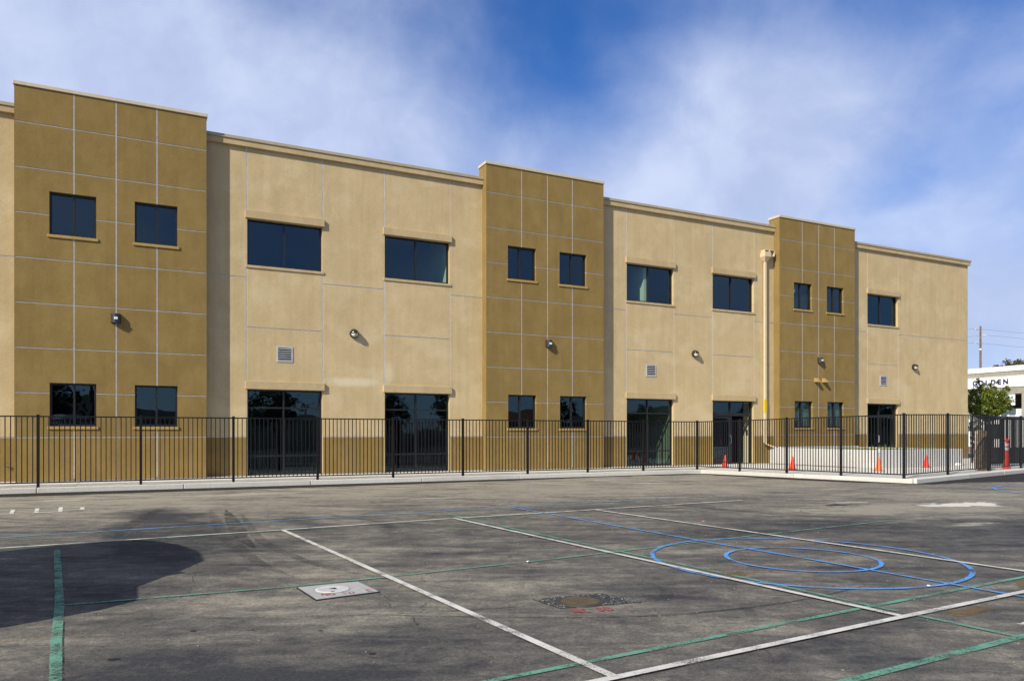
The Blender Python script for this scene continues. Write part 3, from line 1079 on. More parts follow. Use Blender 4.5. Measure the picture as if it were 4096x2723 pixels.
spray(glyph('E', 0), 0.30, -0.10, (0.055, 0.02), (-0.045, 0.085), M_PRF, pad, 0.013, 0.0185)

pad2 = empty('manhole_patch', (0.62, 6.53, 0))
tag(pad2, 'dark tarred square with round brown manhole grate and red lettering', 'manhole')
q2 = [(0.184 - .62, 6.599 - 6.53), (0.399 - .62, 6.255 - 6.53), (1.121 - .62, 6.495 - 6.53), (0.813 - .62, 6.849 - 6.53)]
quad_pad('tar_patch', q2, mat('chipped tar', (0.030, 0.030, 0.030), 0.75, var=0.5, vscale=9), 0.007, pad2)
chips = MB()
rc = random.Random(4)
for i in range(230):
    e = rc.choice((0, 1, 2, 3))
    a, b = Vector(q2[e]).to_2d() if False else q2[e], q2[(e + 1) % 4]
    t_ = rc.random()
    kx = 1 - abs(rc.gauss(0, 0.16))
    if rc.random() < .3:
        kx = rc.uniform(.5, 1)
    x, y = (a[0] + (b[0] - a[0]) * t_) * kx, (a[1] + (b[1] - a[1]) * t_) * kx
    r = rc.uniform(.002, .008)
    chips.prism([(x - r, y - r * .4), (x + r, y - r * .5), (x + r * .7, y + r * .5), (x - r * .6, y + r * .4)], 0.0072, 0.0092)
o = chips.build('paint_chips', mat('chip white', (0.27, 0.27, 0.23), 0.8, var=0.3, vscale=20), pad2)
o['kind'] = 'stuff'
k = MB()
k.lathe([(0.0, 0), (0.205, 0), (0.20, 0.012), (0.175, 0.010)], 36)
k.build('ring', mat('rusty ring', (0.045, 0.04, 0.035), 0.7), pad2, (-0.03, -0.03, 0))
k = MB()
k.lathe([(0.0, 0.0), (0.170, 0.0), (0.170, 0.013), (0.0, 0.013)], 36)
co = k.build('cover', mat('brown iron', (0.10, 0.078, 0.045), 0.6, 0.2, var=0.3, vscale=12), pad2, (-0.03, -0.03, 0))
rib = MB()
for i in range(-9, 10):
    hw = math.sqrt(max(0, 0.16 ** 2 - (i * 0.017) ** 2))
    if hw > 0.02:
        rib.box(i * 0.017 - .0035, i * 0.017 + .0035, -hw, hw, 0.0132, 0.017)
rib.build('rib', mat('brown iron bright', (0.17, 0.135, 0.08), 0.5, 0.3, var=0.3, vscale=14), co)
spray(glyph('N', 0) + glyph('C', 1.1), -0.105, -0.44, (0.066, 0.012), (-0.035, 0.125), M_PR, pad2, 0.019, 0.010)
spray(glyph('S', 0) + glyph('D', 1.1), 0.095, -0.375, (0.066, 0.012), (-0.035, 0.125), M_PR, pad2, 0.019, 0.010)
spray(glyph('C', 0), 0.335, -0.345, (0.085, 0.012), (-0.035, 0.12), M_PRF, pad2, 0.015, 0.010)

# ------------------------------------------------------------------ the school building
bld = empty('school_building', (P0.x, P0.y, 0), ANG)
tag(bld, 'long two storey stucco building with ochre towers and sand coloured bays', 'building')
TH = 0.20       # wall shell thickness
GAP = 0.030


def box_part(name, m_, s0, s1, n0, n1, z0, z1, parent=bld, bevel=0.0):
    """s range, n range (out of wall), z range above the slab"""
    b = MB()
    cs, cn = (s0 + s1) / 2, -(n0 + n1) / 2
    b.box(s0 - cs, s1 - cs, -n1 - cn, -n0 - cn, 0, z1 - z0)
    return b.build(name, m_, parent, (cs, cn, z0 + SLAB), bevel=bevel)


def panel(m_, s0, s1, z0, z1, n, holes, parent, depth=TH):
    """stucco panel = rectangle minus window openings, with real edge depth"""
    ss, zs = sorted({s0, s1}), sorted({z0, z1})
    hs_ = []
    for (a, b, c, d) in holes:
        a, b, c, d = max(a, s0), min(b, s1), max(c, z0), min(d, z1)
        if b - a > 1e-4 and d - c > 1e-4:
            hs_.append((a, b, c, d))
            ss += [a, b]
            zs += [c, d]
    ss, zs = sorted(set(ss)), sorted(set(zs))
    idx, v, f = {}, [], []

    def vid(i, j, back):
        key = (i, j, back)
        if key not in idx:
            idx[key] = len(v)
            v.append((ss[i] - s0, -n + (depth if back else 0), zs[j] - z0))
        return idx[key]

    def solid(i, j):
        if i < 0 or j < 0 or i >= len(ss) - 1 or j >= len(zs) - 1:
            return False
        cs, cz = (ss[i] + ss[i + 1]) / 2, (zs[j] + zs[j + 1]) / 2
        return not any(a < cs < b and c < cz < d for a, b, c, d in hs_)

    any_ = False
    for i in range(len(ss) - 1):
        for j in range(len(zs) - 1):
            if not solid(i, j):
                continue
            any_ = True
            f.append((vid(i, j, 0), vid(i + 1, j, 0), vid(i + 1, j + 1, 0), vid(i, j + 1, 0)))
            f.append((vid(i, j, 1), vid(i, j + 1, 1), vid(i + 1, j + 1, 1), vid(i + 1, j, 1)))
            if not solid(i - 1, j):
                f.append((vid(i, j, 0), vid(i, j + 1, 0), vid(i, j + 1, 1), vid(i, j, 1)))
            if not solid(i + 1, j):
                f.append((vid(i + 1, j, 0), vid(i + 1, j, 1), vid(i + 1, j + 1, 1), vid(i + 1, j + 1, 0)))
            if not solid(i, j - 1):
                f.append((vid(i, j, 0), vid(i, j, 1), vid(i + 1, j, 1), vid(i + 1, j, 0)))
            if not solid(i, j + 1):
                f.append((vid(i, j + 1, 0), vid(i + 1, j + 1, 0), vid(i + 1, j + 1, 1), vid(i, j + 1, 1)))
    if not any_:
        return
    b = MB()
    b.v, b.f = v, f
    return b.build('stucco_panel', m_, parent, (s0, 0, z0 + SLAB))


def cut_spans(a, b, blocks):
    """a..b minus blocks"""
    out = [(a, b)]
    for c, d in blocks:
        nx = []
        for p, q in out:
            if d <= p or c >= q:
                nx.append((p, q))
            else:
                if c > p:
                    nx.append((p, c))
                if d < q:
                    nx.append((d, q))
        out = nx
    return [(p, q) for p, q in out if q - p > 0.02]


def vjoint(s, z0, z1, n, holes, parent, m_=M_JOINT):
    bl = [(c, d) for a, b, c, d in holes if a - .02 < s < b + .02]
    for p, q in cut_spans(z0, z1, bl):
        o = MB()
        o.box(-GAP / 2 - .002, GAP / 2 + .002, 0, 0.12, 0, q - p)
        # two raised legs of the reveal
        o.box(-GAP / 2 + .001, -GAP / 2 + .006, -0.006, -0.0005, 0, q - p)
        o.build('joint_trim', m_, parent, (s, -n + 0.007, p + SLAB))


def hjoint(z, s0, s1, n, holes, parent, m_=M_JOINTB):
    bl = [(a, b) for a, b, c, d in holes if c - .02 < z < d + .02]
    for p, q in cut_spans(s0, s1, bl):
        o = MB()
        o.box(0, q - p, 0, 0.12, -GAP / 2 - .002, GAP / 2 + .002)
        o.build('joint_trim', m_, parent, (p, -n + 0.0095, z + SLAB))


GL, GR_ = -0.0, 0.0


def window(s0, s1, z0, z1, n, mull, parent=bld, hbars=(), sill=True, fw=0.05, sill_mat=None, rec=0.11, sillp=0.035, name='window',
           label=None):
    """dark aluminium window: frame mesh as the part, panes (and sill) as sub-parts"""
    f = MB()
    y0, y1 = -n + rec, -n + rec + 0.09
    f.box(s0, s0 + fw, y0, y1, z0, z1)
    f.box(s1 - fw, s1, y0, y1, z0, z1)
    f.box(s0 + fw, s1 - fw, y0, y1, z0, z0 + fw * 1.3)
    f.box(s0 + fw, s1 - fw, y0, y1, z1 - fw, z1)
    xs = [s0 + fw] + [x for x in mull] + [s1 - fw]
    for x in mull:
        f.box(x - fw * .5, x + fw * .5, y0 - 0.004, y1 + .003, z0 + fw * 1.3, z1 - fw)
    for z in hbars:
        zz, hw = (z, fw * .5) if not isinstance(z, tuple) else z
        ed = [s0 + fw] + [e for x in mull for e in (x - fw * .5, x + fw * .5)] + [s1 - fw]
        for a, b in zip(ed[::2], ed[1::2]):
            f.box(a, b, y0 + 0.003, y1 - .003, zz - hw, zz + hw)
    cs = (s0 + s1) / 2
    f.v = [(a - cs, b, c - z0) for a, b, c in f.v]
    fo = f.build(name, M_FRAME, parent, (cs, 0, z0 + SLAB))
    if label:
        fo['label'] = label
    zs = [z0 + fw * 1.3] + [(z if not isinstance(z, tuple) else z[0]) for z in hbars] + [z1 - fw]
    for i in range(len(xs) - 1):
        for j in range(len(zs) - 1):
            a = xs[i] + (fw * .5 if i > 0 else 0) - .01
            b = xs[i + 1] - (fw * .5 if i < len(xs) - 2 else 0) + .01
            p = MB()
            tilt = random.uniform(-.0012, .0012)
            tz = random.uniform(-.0015, .0015)
            w_ = b - a
            h_ = zs[j + 1] - zs[j]
            p.poly([(-w_ / 2, -tilt - tz, 0), (w_ / 2, tilt - tz, 0), (w_ / 2, tilt + tz, h_), (-w_ / 2, -tilt + tz, h_)])
            p.build('pane', M_GLASS, fo, ((a + b) / 2 - cs, (y0 + y1) / 2, zs[j] - z0))
    if sill:
        sm_ = sill_mat or M_TRIM
        b = MB()
        b.box(s0 - .05 - cs, s1 + .05 - cs, -n - sillp, -n + rec + 0.02, -0.085, -0.004)
        b.build('sill', sm_, fo, bevel=0.006)
    return fo


M_SILLT = stucco('ochre sill stucco', (0.44, 0.30, 0.10), (0.38, 0.255, 0.085))
WJ = 0.003


def tower(name, s0, s1, top, z0, dz, cols, wins, label):
    """wins: list of (s0,s1,z0,z1,mullion)"""
    wall = empty(name, (0, 0, 0), 0, bld)
    wall['label'] = label
    n = 0.35
    holes = [(a - .0, b + .0, c, d) for a, b, c, d, mu in wins]
    rows = [0.02] + [z0 + dz * k for k in range(8)] + [top - 0.10]
    cc = [s0] + cols + [s1]
    for i in range(4):
        for j in range(9):
            a = cc[i] + (GAP / 2 if i else 0)
            b = cc[i + 1] - (GAP / 2 if i < 3 else 0)
            c = rows[j] + (GAP / 2 if j else 0)
            d = rows[j + 1] - (GAP / 2 if j < 8 else 0)
            panel(M_TOWER if j else M_WAIN, a, b, c, d, n, holes, wall)
    for s in cols:
        vjoint(s, 0.05, top - .12, n, holes, wall)
    for k in range(8):
        # skip overlaps with the vertical strips
        hjoint(z0 + dz * k, s0 + .002, s1 - .002, n, holes, wall)
    # returns at both sides and back of the parapet
    for (a, b) in ((s0, s0 + 0.18), (s1 - 0.18, s1)):
        box_part('side_return', M_TOWER, a + (.0 if a == s0 else 0), b, -0.27, n - TH - .001, 0.02, top - .10, wall)
    box_part('side_skin', M_TOWER, s0 - .005, s0 - .0005, -0.268, n + .0015, 0.022, top - .102, wall)
    box_part('side_skin', M_TOWER, s1 + .0005, s1 + .005, -0.268, n + .0015, 0.022, top - .102, wall)
    box_part('parapet_back', M_TOWER, s0 + .18, s1 - .18, -0.27, -0.10, 9.95, top - .10, wall)
    box_part('foot_screed', M_JOINTB, s0 + .01, s1 - .01, n - .10, n - .02, 0.0, 0.03, wall)
    box_part('cap', M_CAPT, s0 - .035, s1 + .035, -0.31, n + .035, top - .10, top, bld, bevel=0.008)
    for (a, b, c, d, mu) in wins:
        window(a, b, c, d, n, [mu], sill_mat=M_SILLT, rec=0.10)
    return wall


T1 = tower('tower_wall', -15.49, -10.58, 11.06, 1.235, 1.2465, [-14.075, -13.015, -11.945],
           [(-14.67, -13.52, 6.925, 8.125, -14.075), (-12.53, -11.385, 6.935, 8.135, -11.945),
            (-14.665, -13.52, 1.545, 2.765, -14.072), (-12.53, -11.385, 1.545, 2.76, -11.95)], 'leftmost ochre tower wall')
T2 = tower('tower_wall', -1.205, 3.82, 11.16, 1.221, 1.262, [0.225, 1.315, 2.405],
           [(-0.34, 0.83, 7.0, 8.21, 0.185), (1.84, 3.04, 6.99, 8.21, 2.42), (-0.33, 0.84, 1.53, 2.76, 0.20), (1.86, 3.04, 1.53, 2.76, 2.42)],
           'middle ochre tower wall')
T3 = tower('tower_wall', 13.18, 18.04, 11.08, 1.285, 1.2485, [14.585, 15.632, 16.665],
           [(14.06, 15.20, 6.965, 8.165, 14.56), (16.165, 17.28, 6.955, 8.16, 16.70), (14.11, 15.25, 1.59, 2.80, 14.61), (16.205, 17.29, 1.595, 2.80, 16.73)],
           'rightmost ochre tower wall')


def bay(s0, s1, top, cols, wcols, zj=1.228, zf=6.27, zl=4.70, uw=(6.67, 8.14), lw=2.745, label='', last_plain=False):
    """cols: joint positions; wcols: indices of columns that hold windows.
       window columns have a joint at zl, the plain ones at zf and at the plinth"""
    wall = empty('bay_wall', (0, 0, 0), 0, bld)
    wall['label'] = label
    n = 0.0
    cc = [s0] + cols + [s1]
    nc = len(cc) - 1
    for i in range(nc):
        a = cc[i] + (GAP / 2 if i else 0)
        b = cc[i + 1] - (GAP / 2 if i < nc - 1 else 0)
        if i in wcols:
            panel(M_BAY, a, b, uw[1], top - .2, n, [], wall)
            panel(M_BAY, a, b, zl + GAP / 2, uw[0] - .002, n, [], wall)
            panel(M_BAY, a, b, lw, zl - GAP / 2, n, [], wall)
            hjoint(zl, a, b, n, [], wall)
        else:
            panel(M_WAIN, a, b, 0.02, zj - GAP / 2, n, [], wall)
            panel(M_BAY, a, b, zj + GAP / 2, zf - GAP / 2, n, [], wall)
            panel(M_BAY, a, b, zf + GAP / 2, top - .2, n, [], wall)
            hjoint(zf, a, b, n, [], wall)
            hjoint(zj, a, b, n, [], wall)
            box_part('foot_screed', M_JOINTB, a + .01, b - .01, -.10, -.02, 0.0, 0.03, wall)
    for i, s in enumerate(cols):
        hl = [(s - .1, s + .1, uw[0] - .09, uw[1] + .255), (s - .1, s + .1, -1, lw + .25)]
        vjoint(s, 0.05, top - .27, n, hl, wall, M_JOINT)
        # jamb edges beside the openings close the joint gap
        for (c, d) in ((uw[0], uw[1]), (0.02, lw)):
            left_open = i in wcols       # opening lies left of this joint
            right_open = (i + 1) in wcols
            zc = (c, d)
            if left_open or right_open:
                q = MB()
                if left_open and right_open:
                    continue
                x0_, x1_ = (-GAP / 2, GAP / 2 + .001) if left_open else (-GAP / 2 - .001, GAP / 2)
                q.box(x0_, x1_, 0.0015, TH, zc[0] - (0 if c < 1 else .085), zc[1])
                q.build('jamb', M_BAY if c > 1 else M_BAY, wall, (s, -n, SLAB))
    box_part('cornice_band', M_TRIM, s0 + .003, s1 - (.003 if not last_plain else -.10), -.02, .10, top - .28, top - .10, bld, bevel=0.01)
    box_part('parapet_cap', M_CAP, s0 + .003, s1 - (.003 if not last_plain else -.13), -.30, .13, top - .10, top, bld, bevel=0.008)
    return wall


bay(-24.0, -15.49, 10.52, [-18.6], [], label='sand coloured wall at the far left')
bay(-10.58, -1.205, 10.645, [-9.37, -6.985, -4.89, -2.475], [1, 3], label='sand coloured wall left of the middle tower')
bay(3.82, 13.18, 10.66, [5.155, 7.545, 9.62, 12.0], [1, 3], zj=1.222, zf=6.295, zl=4.71, uw=(6.69, 8.20), lw=2.75,
    label='sand coloured wall right of the middle tower')
bay(18.04, 27.22, 10.55, [19.36, 21.62], [1], zj=1.31, zf=6.265, zl=4.72, uw=(6.665, 8.145), lw=2.79,
    label='sand coloured end wall at the right', last_plain=True)


def lintel(s0, s1, z0, z1):
    box_part('lintel', M_TRIM, s0 - .05, s1 + .05, -.03, .085, z0 + .003, z1, bevel=0.008)


ZW = (6.67, 8.14)
for (a, b, mu, c, d) in ((-9.37, -6.985, -8.20, 6.67, 8.14), (-4.89, -2.475, -3.715, 6.67, 8.14),
                         (5.155, 7.545, 6.32, 6.69, 8.20), (9.62, 12.0, 10.775, 6.69, 8.20), (19.36, 21.62, 20.44, 6.665, 8.145)):
    window(a + GAP / 2, b - GAP / 2, c, d, 0.0, [mu], rec=0.12)
    lintel(a, b, d, d + .25)
for (a, b, mu, top) in ((-9.37, -6.985, -8.22, 2.745), (-4.89, -2.475, -3.715, 2.745), (5.155, 7.545, 6.28, 2.75)):
    window(a + GAP / 2, b - GAP / 2, 0.02, top, 0.0, [mu], hbars=(0.62, 2.165), sill=False, rec=0.12, name='storefront_window')
    lintel(a, b, top, top + .25)

# entrance beside the downspout: sidelight, transom, one leaf standing open
a, b, top = 9.62 + GAP / 2, 12.0 - GAP / 2, 2.75
ef = MB()
yy0, yy1 = 0.12, 0.22
for (x0, x1, z0_, z1_) in ((a, a + .05, 0.02, top), (b - .08, b, 0.02, top), (a + .05, b - .08, top - .05, top),
                           (a + .05, b - .08, 2.10, 2.24), (10.72, 10.77, 2.24, top - .05)):
    ef.box(x0, x1, yy0, yy1, z0_, z1_)
eo = ef.build('entrance_frame', M_FRAME, bld, (0, 0, SLAB))
for (x0, x1, z0_, z1_) in ((a + .04, 10.73, 2.235, top - .04), (10.76, b - .07, 2.235, top - .04)):
    p = MB()
    p.poly([(x0, .17, z0_), (x1, .17, z0_), (x1, .171, z1_), (x0, .171, z1_)])
    p.build('pane', M_GLASS, eo)
# left leaf shut, right leaf folded away inside
door = empty('entrance_door', (9.70, 0.172, SLAB), 0, bld)
door['label'] = 'shut left leaf of the open entrance'
dm = MB()
for (x0, x1, z0_, z1_) in ((0, .08, .03, 2.09), (.97, 1.15, .03, 2.09), (.08, .97, .03, .25), (.08, .97, 2.0, 2.09)):
    dm.box(x0, x1, -.022, .022, z0_, z1_)
dm.build('door_leaf', M_FRAME, door)
p = MB()
p.poly([(.07, 0, .24), (.98, 0, .24), (.98, 0.001, 2.01), (.07, 0.001, 2.01)])
p.build('pane', M_GLASS, door)
h = MB()
h.tube([(1.06, -.02, .90), (1.06, -.07, .92), (1.06, -.07, 1.22), (1.06, -.02, 1.24)], .014, 8)
h.build('handle', M_GALV, door)
lintel(9.62, 12.0, top, top + .25)
# right-hand entrance, behind the planter
a, b, top = 19.36 + GAP / 2, 21.62 - GAP / 2, 2.79
ef = MB()
for (x0, x1, z0_, z1_) in ((a, a + .05, 0.02, top), (b - .12, b, 0.02, top), (a + .05, b - .12, top - .05, top), (a + .05, b - .12, 2.12, 2.22),
                           (20.32, 20.38, 0.02, 2.12), (20.33, 20.38, 2.22, top - .05), (20.38, b - .12, .02, .2), (a + .05, 20.32, .02, .2)):
    ef.box(x0, x1, yy0, yy1, z0_, z1_)
eo = ef.build('entrance_frame', M_FRAME, bld, (0, 0, SLAB))
for (x0, x1, z0_, z1_) in ((a + .04, 20.34, 2.215, top - .04), (20.37, b - .11, 2.215, top - .04), (a + .04, 20.33, .19, 2.13), (20.37, b - .11, .19, 2.13)):
    p = MB()
    p.poly([(x0, .17, z0_), (x1, .17, z0_), (x1, .171, z1_), (x0, .171, z1_)])
    p.build('pane', M_GLASS, eo)
h = MB()
h.tube([(20.28, .11, .90), (20.28, .06, .92), (20.28, .06, 1.22), (20.28, .11, 1.24)], .013, 8)
h.build('handle', M_GALV, eo)
lintel(19.36, 21.62, top, top + .25)

# shell: roof, far walls, floors and the rooms behind the glass
box_part('roof', M_ROOF, -24, 27.2, -14.0, -.28, 9.75, 9.95)
box_part('back_wall', M_BAY, -24, 27.2, -14.2, -14.0, 0.0, 10.6)
box_part('end_wall', M_BAY, 27.02, 27.22, -14.0, -TH, 0.02, 10.2)
box_part('end_wall', M_BAY, -24.2, -24, -14.0, -.01, 0.0, 10.2)
inner = empty('interior', (0, 0, 0), 0, bld)
box_part('ground_floor', M_INTF, -23.9, 27.0, -13.9, -TH - .01, 0.0, 0.015, inner)
box_part('ceiling', M_INTC, -23.9, 27.0, -13.9, -TH - .02, 2.95, 3.05, inner)
box_part('upper_floor', M_INTF, -23.9, 27.0, -13.9, -TH - .02, 4.3, 4.45, inner)
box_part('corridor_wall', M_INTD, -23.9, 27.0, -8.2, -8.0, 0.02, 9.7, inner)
box_part('ceiling', M_INTC, -23.9, 27.0, -7.9, -.30, 8.55, 8.65, inner)
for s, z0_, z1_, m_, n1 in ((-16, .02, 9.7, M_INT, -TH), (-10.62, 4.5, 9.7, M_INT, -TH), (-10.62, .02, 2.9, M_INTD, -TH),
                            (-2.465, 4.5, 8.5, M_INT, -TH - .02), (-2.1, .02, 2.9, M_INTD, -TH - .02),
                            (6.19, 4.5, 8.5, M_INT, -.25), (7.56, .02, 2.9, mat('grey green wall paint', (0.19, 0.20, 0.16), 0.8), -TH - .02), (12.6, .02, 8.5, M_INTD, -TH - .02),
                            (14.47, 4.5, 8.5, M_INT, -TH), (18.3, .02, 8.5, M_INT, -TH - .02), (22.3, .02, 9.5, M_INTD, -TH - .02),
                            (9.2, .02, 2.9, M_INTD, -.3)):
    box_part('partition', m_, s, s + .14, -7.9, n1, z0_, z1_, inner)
box_part('vestibule_wall', mat('olive vestibule wall', (0.42, 0.38, 0.22), 0.8), 12.02, 12.12, -.68, -TH - .012, .02, 2.9, inner)
box_part('card_reader', mat('navy plastic', (0.015, 0.02, 0.05), 0.5), 11.985, 12.019, -.50, -.40, 1.26, 1.50, inner)
for (s0_, s1_) in ((14.11, 15.25), (16.205, 17.29)):
    box_part('roller_shade', M_SHADE, s0_ - .0, s1_ + .0, .125, .135, 1.50, 2.85, inner)
for (s_, n_) in ((14.9, -2.6), (16.6, -2.6), (14.9, -4.6), (16.6, -4.6), (20.6, -2.6)):
    box_part('ceiling_tube', M_TUBE, s_ - .6, s_ + .6, n_ - .06, n_ + .06, 8.47, 8.52, inner)


# louvred vents
def vent(s0, z0, first):
    if first is None:
        v_ = MB()
        w_ = .50
        v_.box(0, .04, -.02, .05, 0, w_)
        v_.box(w_ - .04, w_, -.02, .05, 0, w_)
        v_.box(.04, w_ - .04, -.02, .05, 0, .04)
        v_.box(.04, w_ - .04, -.02, .05, w_ - .04, w_)
        root = v_.build('vent', M_GALV, bld, (s0, 0, z0 + SLAB))
        bk = MB()
        bk.box(.04, w_ - .04, -.006, -.002, .04, w_ - .04)
        bk.build('vent_backing', mat('vent dark', (0.02, 0.02, 0.02), 0.8), root)
        b = MB()
        M_ = Matrix.Rotation(RAD(38), 4, 'X')
        b.box(.04, w_ - .04, -.026, .024, -.003, .003, M_)
        s1_ = b.build('slat', M_GALV, root, (0, -.010, .075))
        for k in range(1, 6):
            dup(s1_, root, location=(0, -.010, .075 + k * .07))
        return root
    r = dup(first, bld, location=(s0, 0, z0 + SLAB))
    for c in first.children:
        dup(c, r)
    return r


v0 = vent(-8.456, 3.64, None)
vent(6.12, 3.665, v0)
vent(20.27, 3.69, v0)

# wedge shaped hoods on the right tower
for s_ in (15.33, 15.83):
    w_ = MB()
    w_.v = [(0, 0, 0), (.17, 0, 0), (.17, -.24, 0), (0, -.24, 0), (0, 0, .19), (.17, 0, .19), (.17, -.06, .19), (0, -.06, .19)]
    w_.f = [(0, 1, 2, 3), (4, 7, 6, 5), (0, 3, 7, 4), (1, 5, 6, 2), (2, 6, 7, 3), (0, 4, 5, 1)]
    w_.build('vent_hood', M_SILLT, bld, (s_, -.352, 3.69 + SLAB))

# downspout with conductor head and scuppers
dsp = empty('downspout', (12.56, -.10, SLAB), 0, bld)
hd = MB()
r_ = lambda a, z, d=0: [Vector((-a + d, -a, z)), Vector((a + d, -a, z)), Vector((a + d, a * .8, z)), Vector((-a + d, a * .8, z))]
hd.loft([r_(.075, 8.98), r_(.19, 9.18), r_(.19, 9.36)], True)
hd.build('conductor_head', M_PIPE, dsp, bevel=0.006)
pp = MB()
pp.box(-.055, .055, -.055, .05, .92, 9.0)
pp.build('pipe', M_PIPE, dsp, bevel=0.012)
yb = MB()
yb.box(-.06, .06, -.06, .055, 2.27, 2.84)
yb.build('yellow_band', M_YEL, dsp)
el = MB()
el.loft([[Vector((-.05, -.05, .95)), Vector((.05, -.05, .95)), Vector((.05, .05, .95)), Vector((-.05, .05, .95))],
         [Vector((-.02, -.07, .85)), Vector((.06, -.07, .86)), Vector((.06, .03, .90)), Vector((-.02, .03, .88))],
         [Vector((.34, -.30, .66)), Vector((.42, -.30, .68)), Vector((.42, -.20, .76)), Vector((.34, -.20, .74))]])
el.build('elbow', M_PIPE, dsp)


def scupper(x, z, w_, h_, d_):
    b = MB()
    t_ = .018
    b.box(x, x + t_, -d_, .10, z, z + h_)
    b.box(x + w_ - t_, x + w_, -d_, .10, z, z + h_)
    b.box(x + t_, x + w_ - t_, -d_, .10, z, z + t_)
    b.box(x + t_, x + w_ - t_, -d_, .10, z + h_ - t_, z + h_)
    b.build('scupper', M_PIPE, dsp)
    b = MB()
    b.box(x + t_, x + w_ - t_, .085, .09, z + t_, z + h_ - t_)
    b.build('scupper_throat', mat('vent dark'), dsp)


scupper(-.14, 9.38, .26, .10, .14)
scupper(.16, 9.22, .28, .27, .14)

# hose tap at the far left
tp = empty('hose_tap', (-15.75, 0, .46 + SLAB), 0, bld)
b = MB()
b.tube([(0, 0, 0), (0, -.06, 0), (.0, -.09, -.02)], .014, 8)
b.build('spout', M_CHROME, tp)
b = MB()
b.lathe([(0, 0), (.03, 0), (.03, .012), (0, .012)], 12, Matrix.Translation((.05, -.05, .0)) @ Matrix.Rotation(RAD(90), 4, 'X'))
b.build('wheel', M_CHROME, tp)

# ------------------------------------------------------------------ wall lamps
def wallpos(s, n, z):
    p = W(s, n)
    return (p.x, p.y, z + SLAB)


def box_lamp():
    r = empty('wall_lamp', (0, 0, 0))
    b = MB()
    ring = lambda z: [Vector((.125 * cos(t), -.16 * sin(t) - .012, z)) for t in [pi * k / 14 for k in range(15)]]
    b.loft([list(reversed(ring(-.13))), list(reversed(ring(.13)))])
    b.build('housing', M_LAMPM, r)
    b = MB()
    b.box(-.13, .13, -.012, 0, -.135, .135)
    b.build('back_plate', M_LAMPM, r)
    b = MB()
    b.box(-.045, .045, -.188, -.165, -.04, .03)
    b.build('lens', M_LENS, r)
    b = MB()
    b.box(-.003, .003, -.190, -.1885, -.04, .03)
    b.build('lens_bar', M_LAMPM, r)
    return r


def round_lamp():
    r = empty('bulkhead_lamp', (0, 0, 0))
    RX = Matrix.Rotation(RAD(90), 4, 'X')
    b = MB()
    b.lathe([(0, 0), (.15, 0), (.155, .02), (.155, .075), (.145, .10), (.125, .11), (0, .11)], 32, RX)
    b.build('body', M_LAMPB, r, smooth=False)
    prof = [(.118 * cos(t), .108 + .115 * sin(t)) for t in [pi / 2 * k / 8 for k in range(9)]]
    b = MB()
    b.lathe(prof, 32, RX)
    b.build('glass_dome', M_LAMPG, r, smooth=True)
    # hood over the upper half
    b = MB()
    for k in range(9):
        t = pi / 2 * k / 8 * .97
        rr, zz = .132 * cos(t) + .004, .108 + .130 * sin(t)
        b.v += [(rr * cos(a), -zz, rr * sin(a)) for a in [RAD(-2) + (pi + RAD(4)) * j_ / 16 for j_ in range(17)]]
    for k in range(8):
        for j_ in range(16):
            b.f.append((k * 17 + j_, k * 17 + j_ + 1, (k + 1) * 17 + j_ + 1, (k + 1) * 17 + j_))
    o = b.build('hood', M_LAMPB, r, smooth=True)
    md = o.modifiers.new('thick', 'SOLIDIFY')
    md.thickness = .006
    b = MB()
    for x in (.0, .028):
        ptsb = [(x, -(.108 + .128 * sin(t)), -.128 * cos(t)) for t in [pi / 2 * k / 6 for k in range(7)]]
        b.tube(ptsb, .004, 5)
    b.build('guard_bar', M_LAMPB, r)
    return r


def place_lamp(proto, s, n, z, label, group):
    if proto.get('used'):
        r = dup(proto)
        for c in proto.children:
            dup(c, r)
    else:
        r = proto
        r['used'] = 1
    r.location = wallpos(s, n, z)
    r.rotation_euler = (0, 0, ANG)
    tag(r, label, 'wall lamp', group)


bl = box_lamp()
place_lamp(bl, -13.02, .352, 4.67, 'curved dark box lamp on the leftmost ochre tower', 'box lamps on the towers')
place_lamp(bl, 1.36, .352, 4.705, 'curved dark box lamp on the middle ochre tower', 'box lamps on the towers')
place_lamp(bl, 15.68, .352, 4.70, 'curved dark box lamp on the right ochre tower above two hoods', 'box lamps on the towers')
rl = round_lamp()
place_lamp(rl, -5.95, .002, 4.69, 'round hooded lamp on sand wall left of the middle tower', 'round lamps on the sand walls')
place_lamp(rl, 8.63, .002, 4.70, 'round hooded lamp on sand wall between middle tower and downspout', 'round lamps on the sand walls')
place_lamp(rl, 22.80, .002, 4.70, 'round hooded lamp on the sand end wall at the right', 'round lamps on the sand walls')
for o in bpy.data.objects:
    if 'used' in o:
        del o['used']

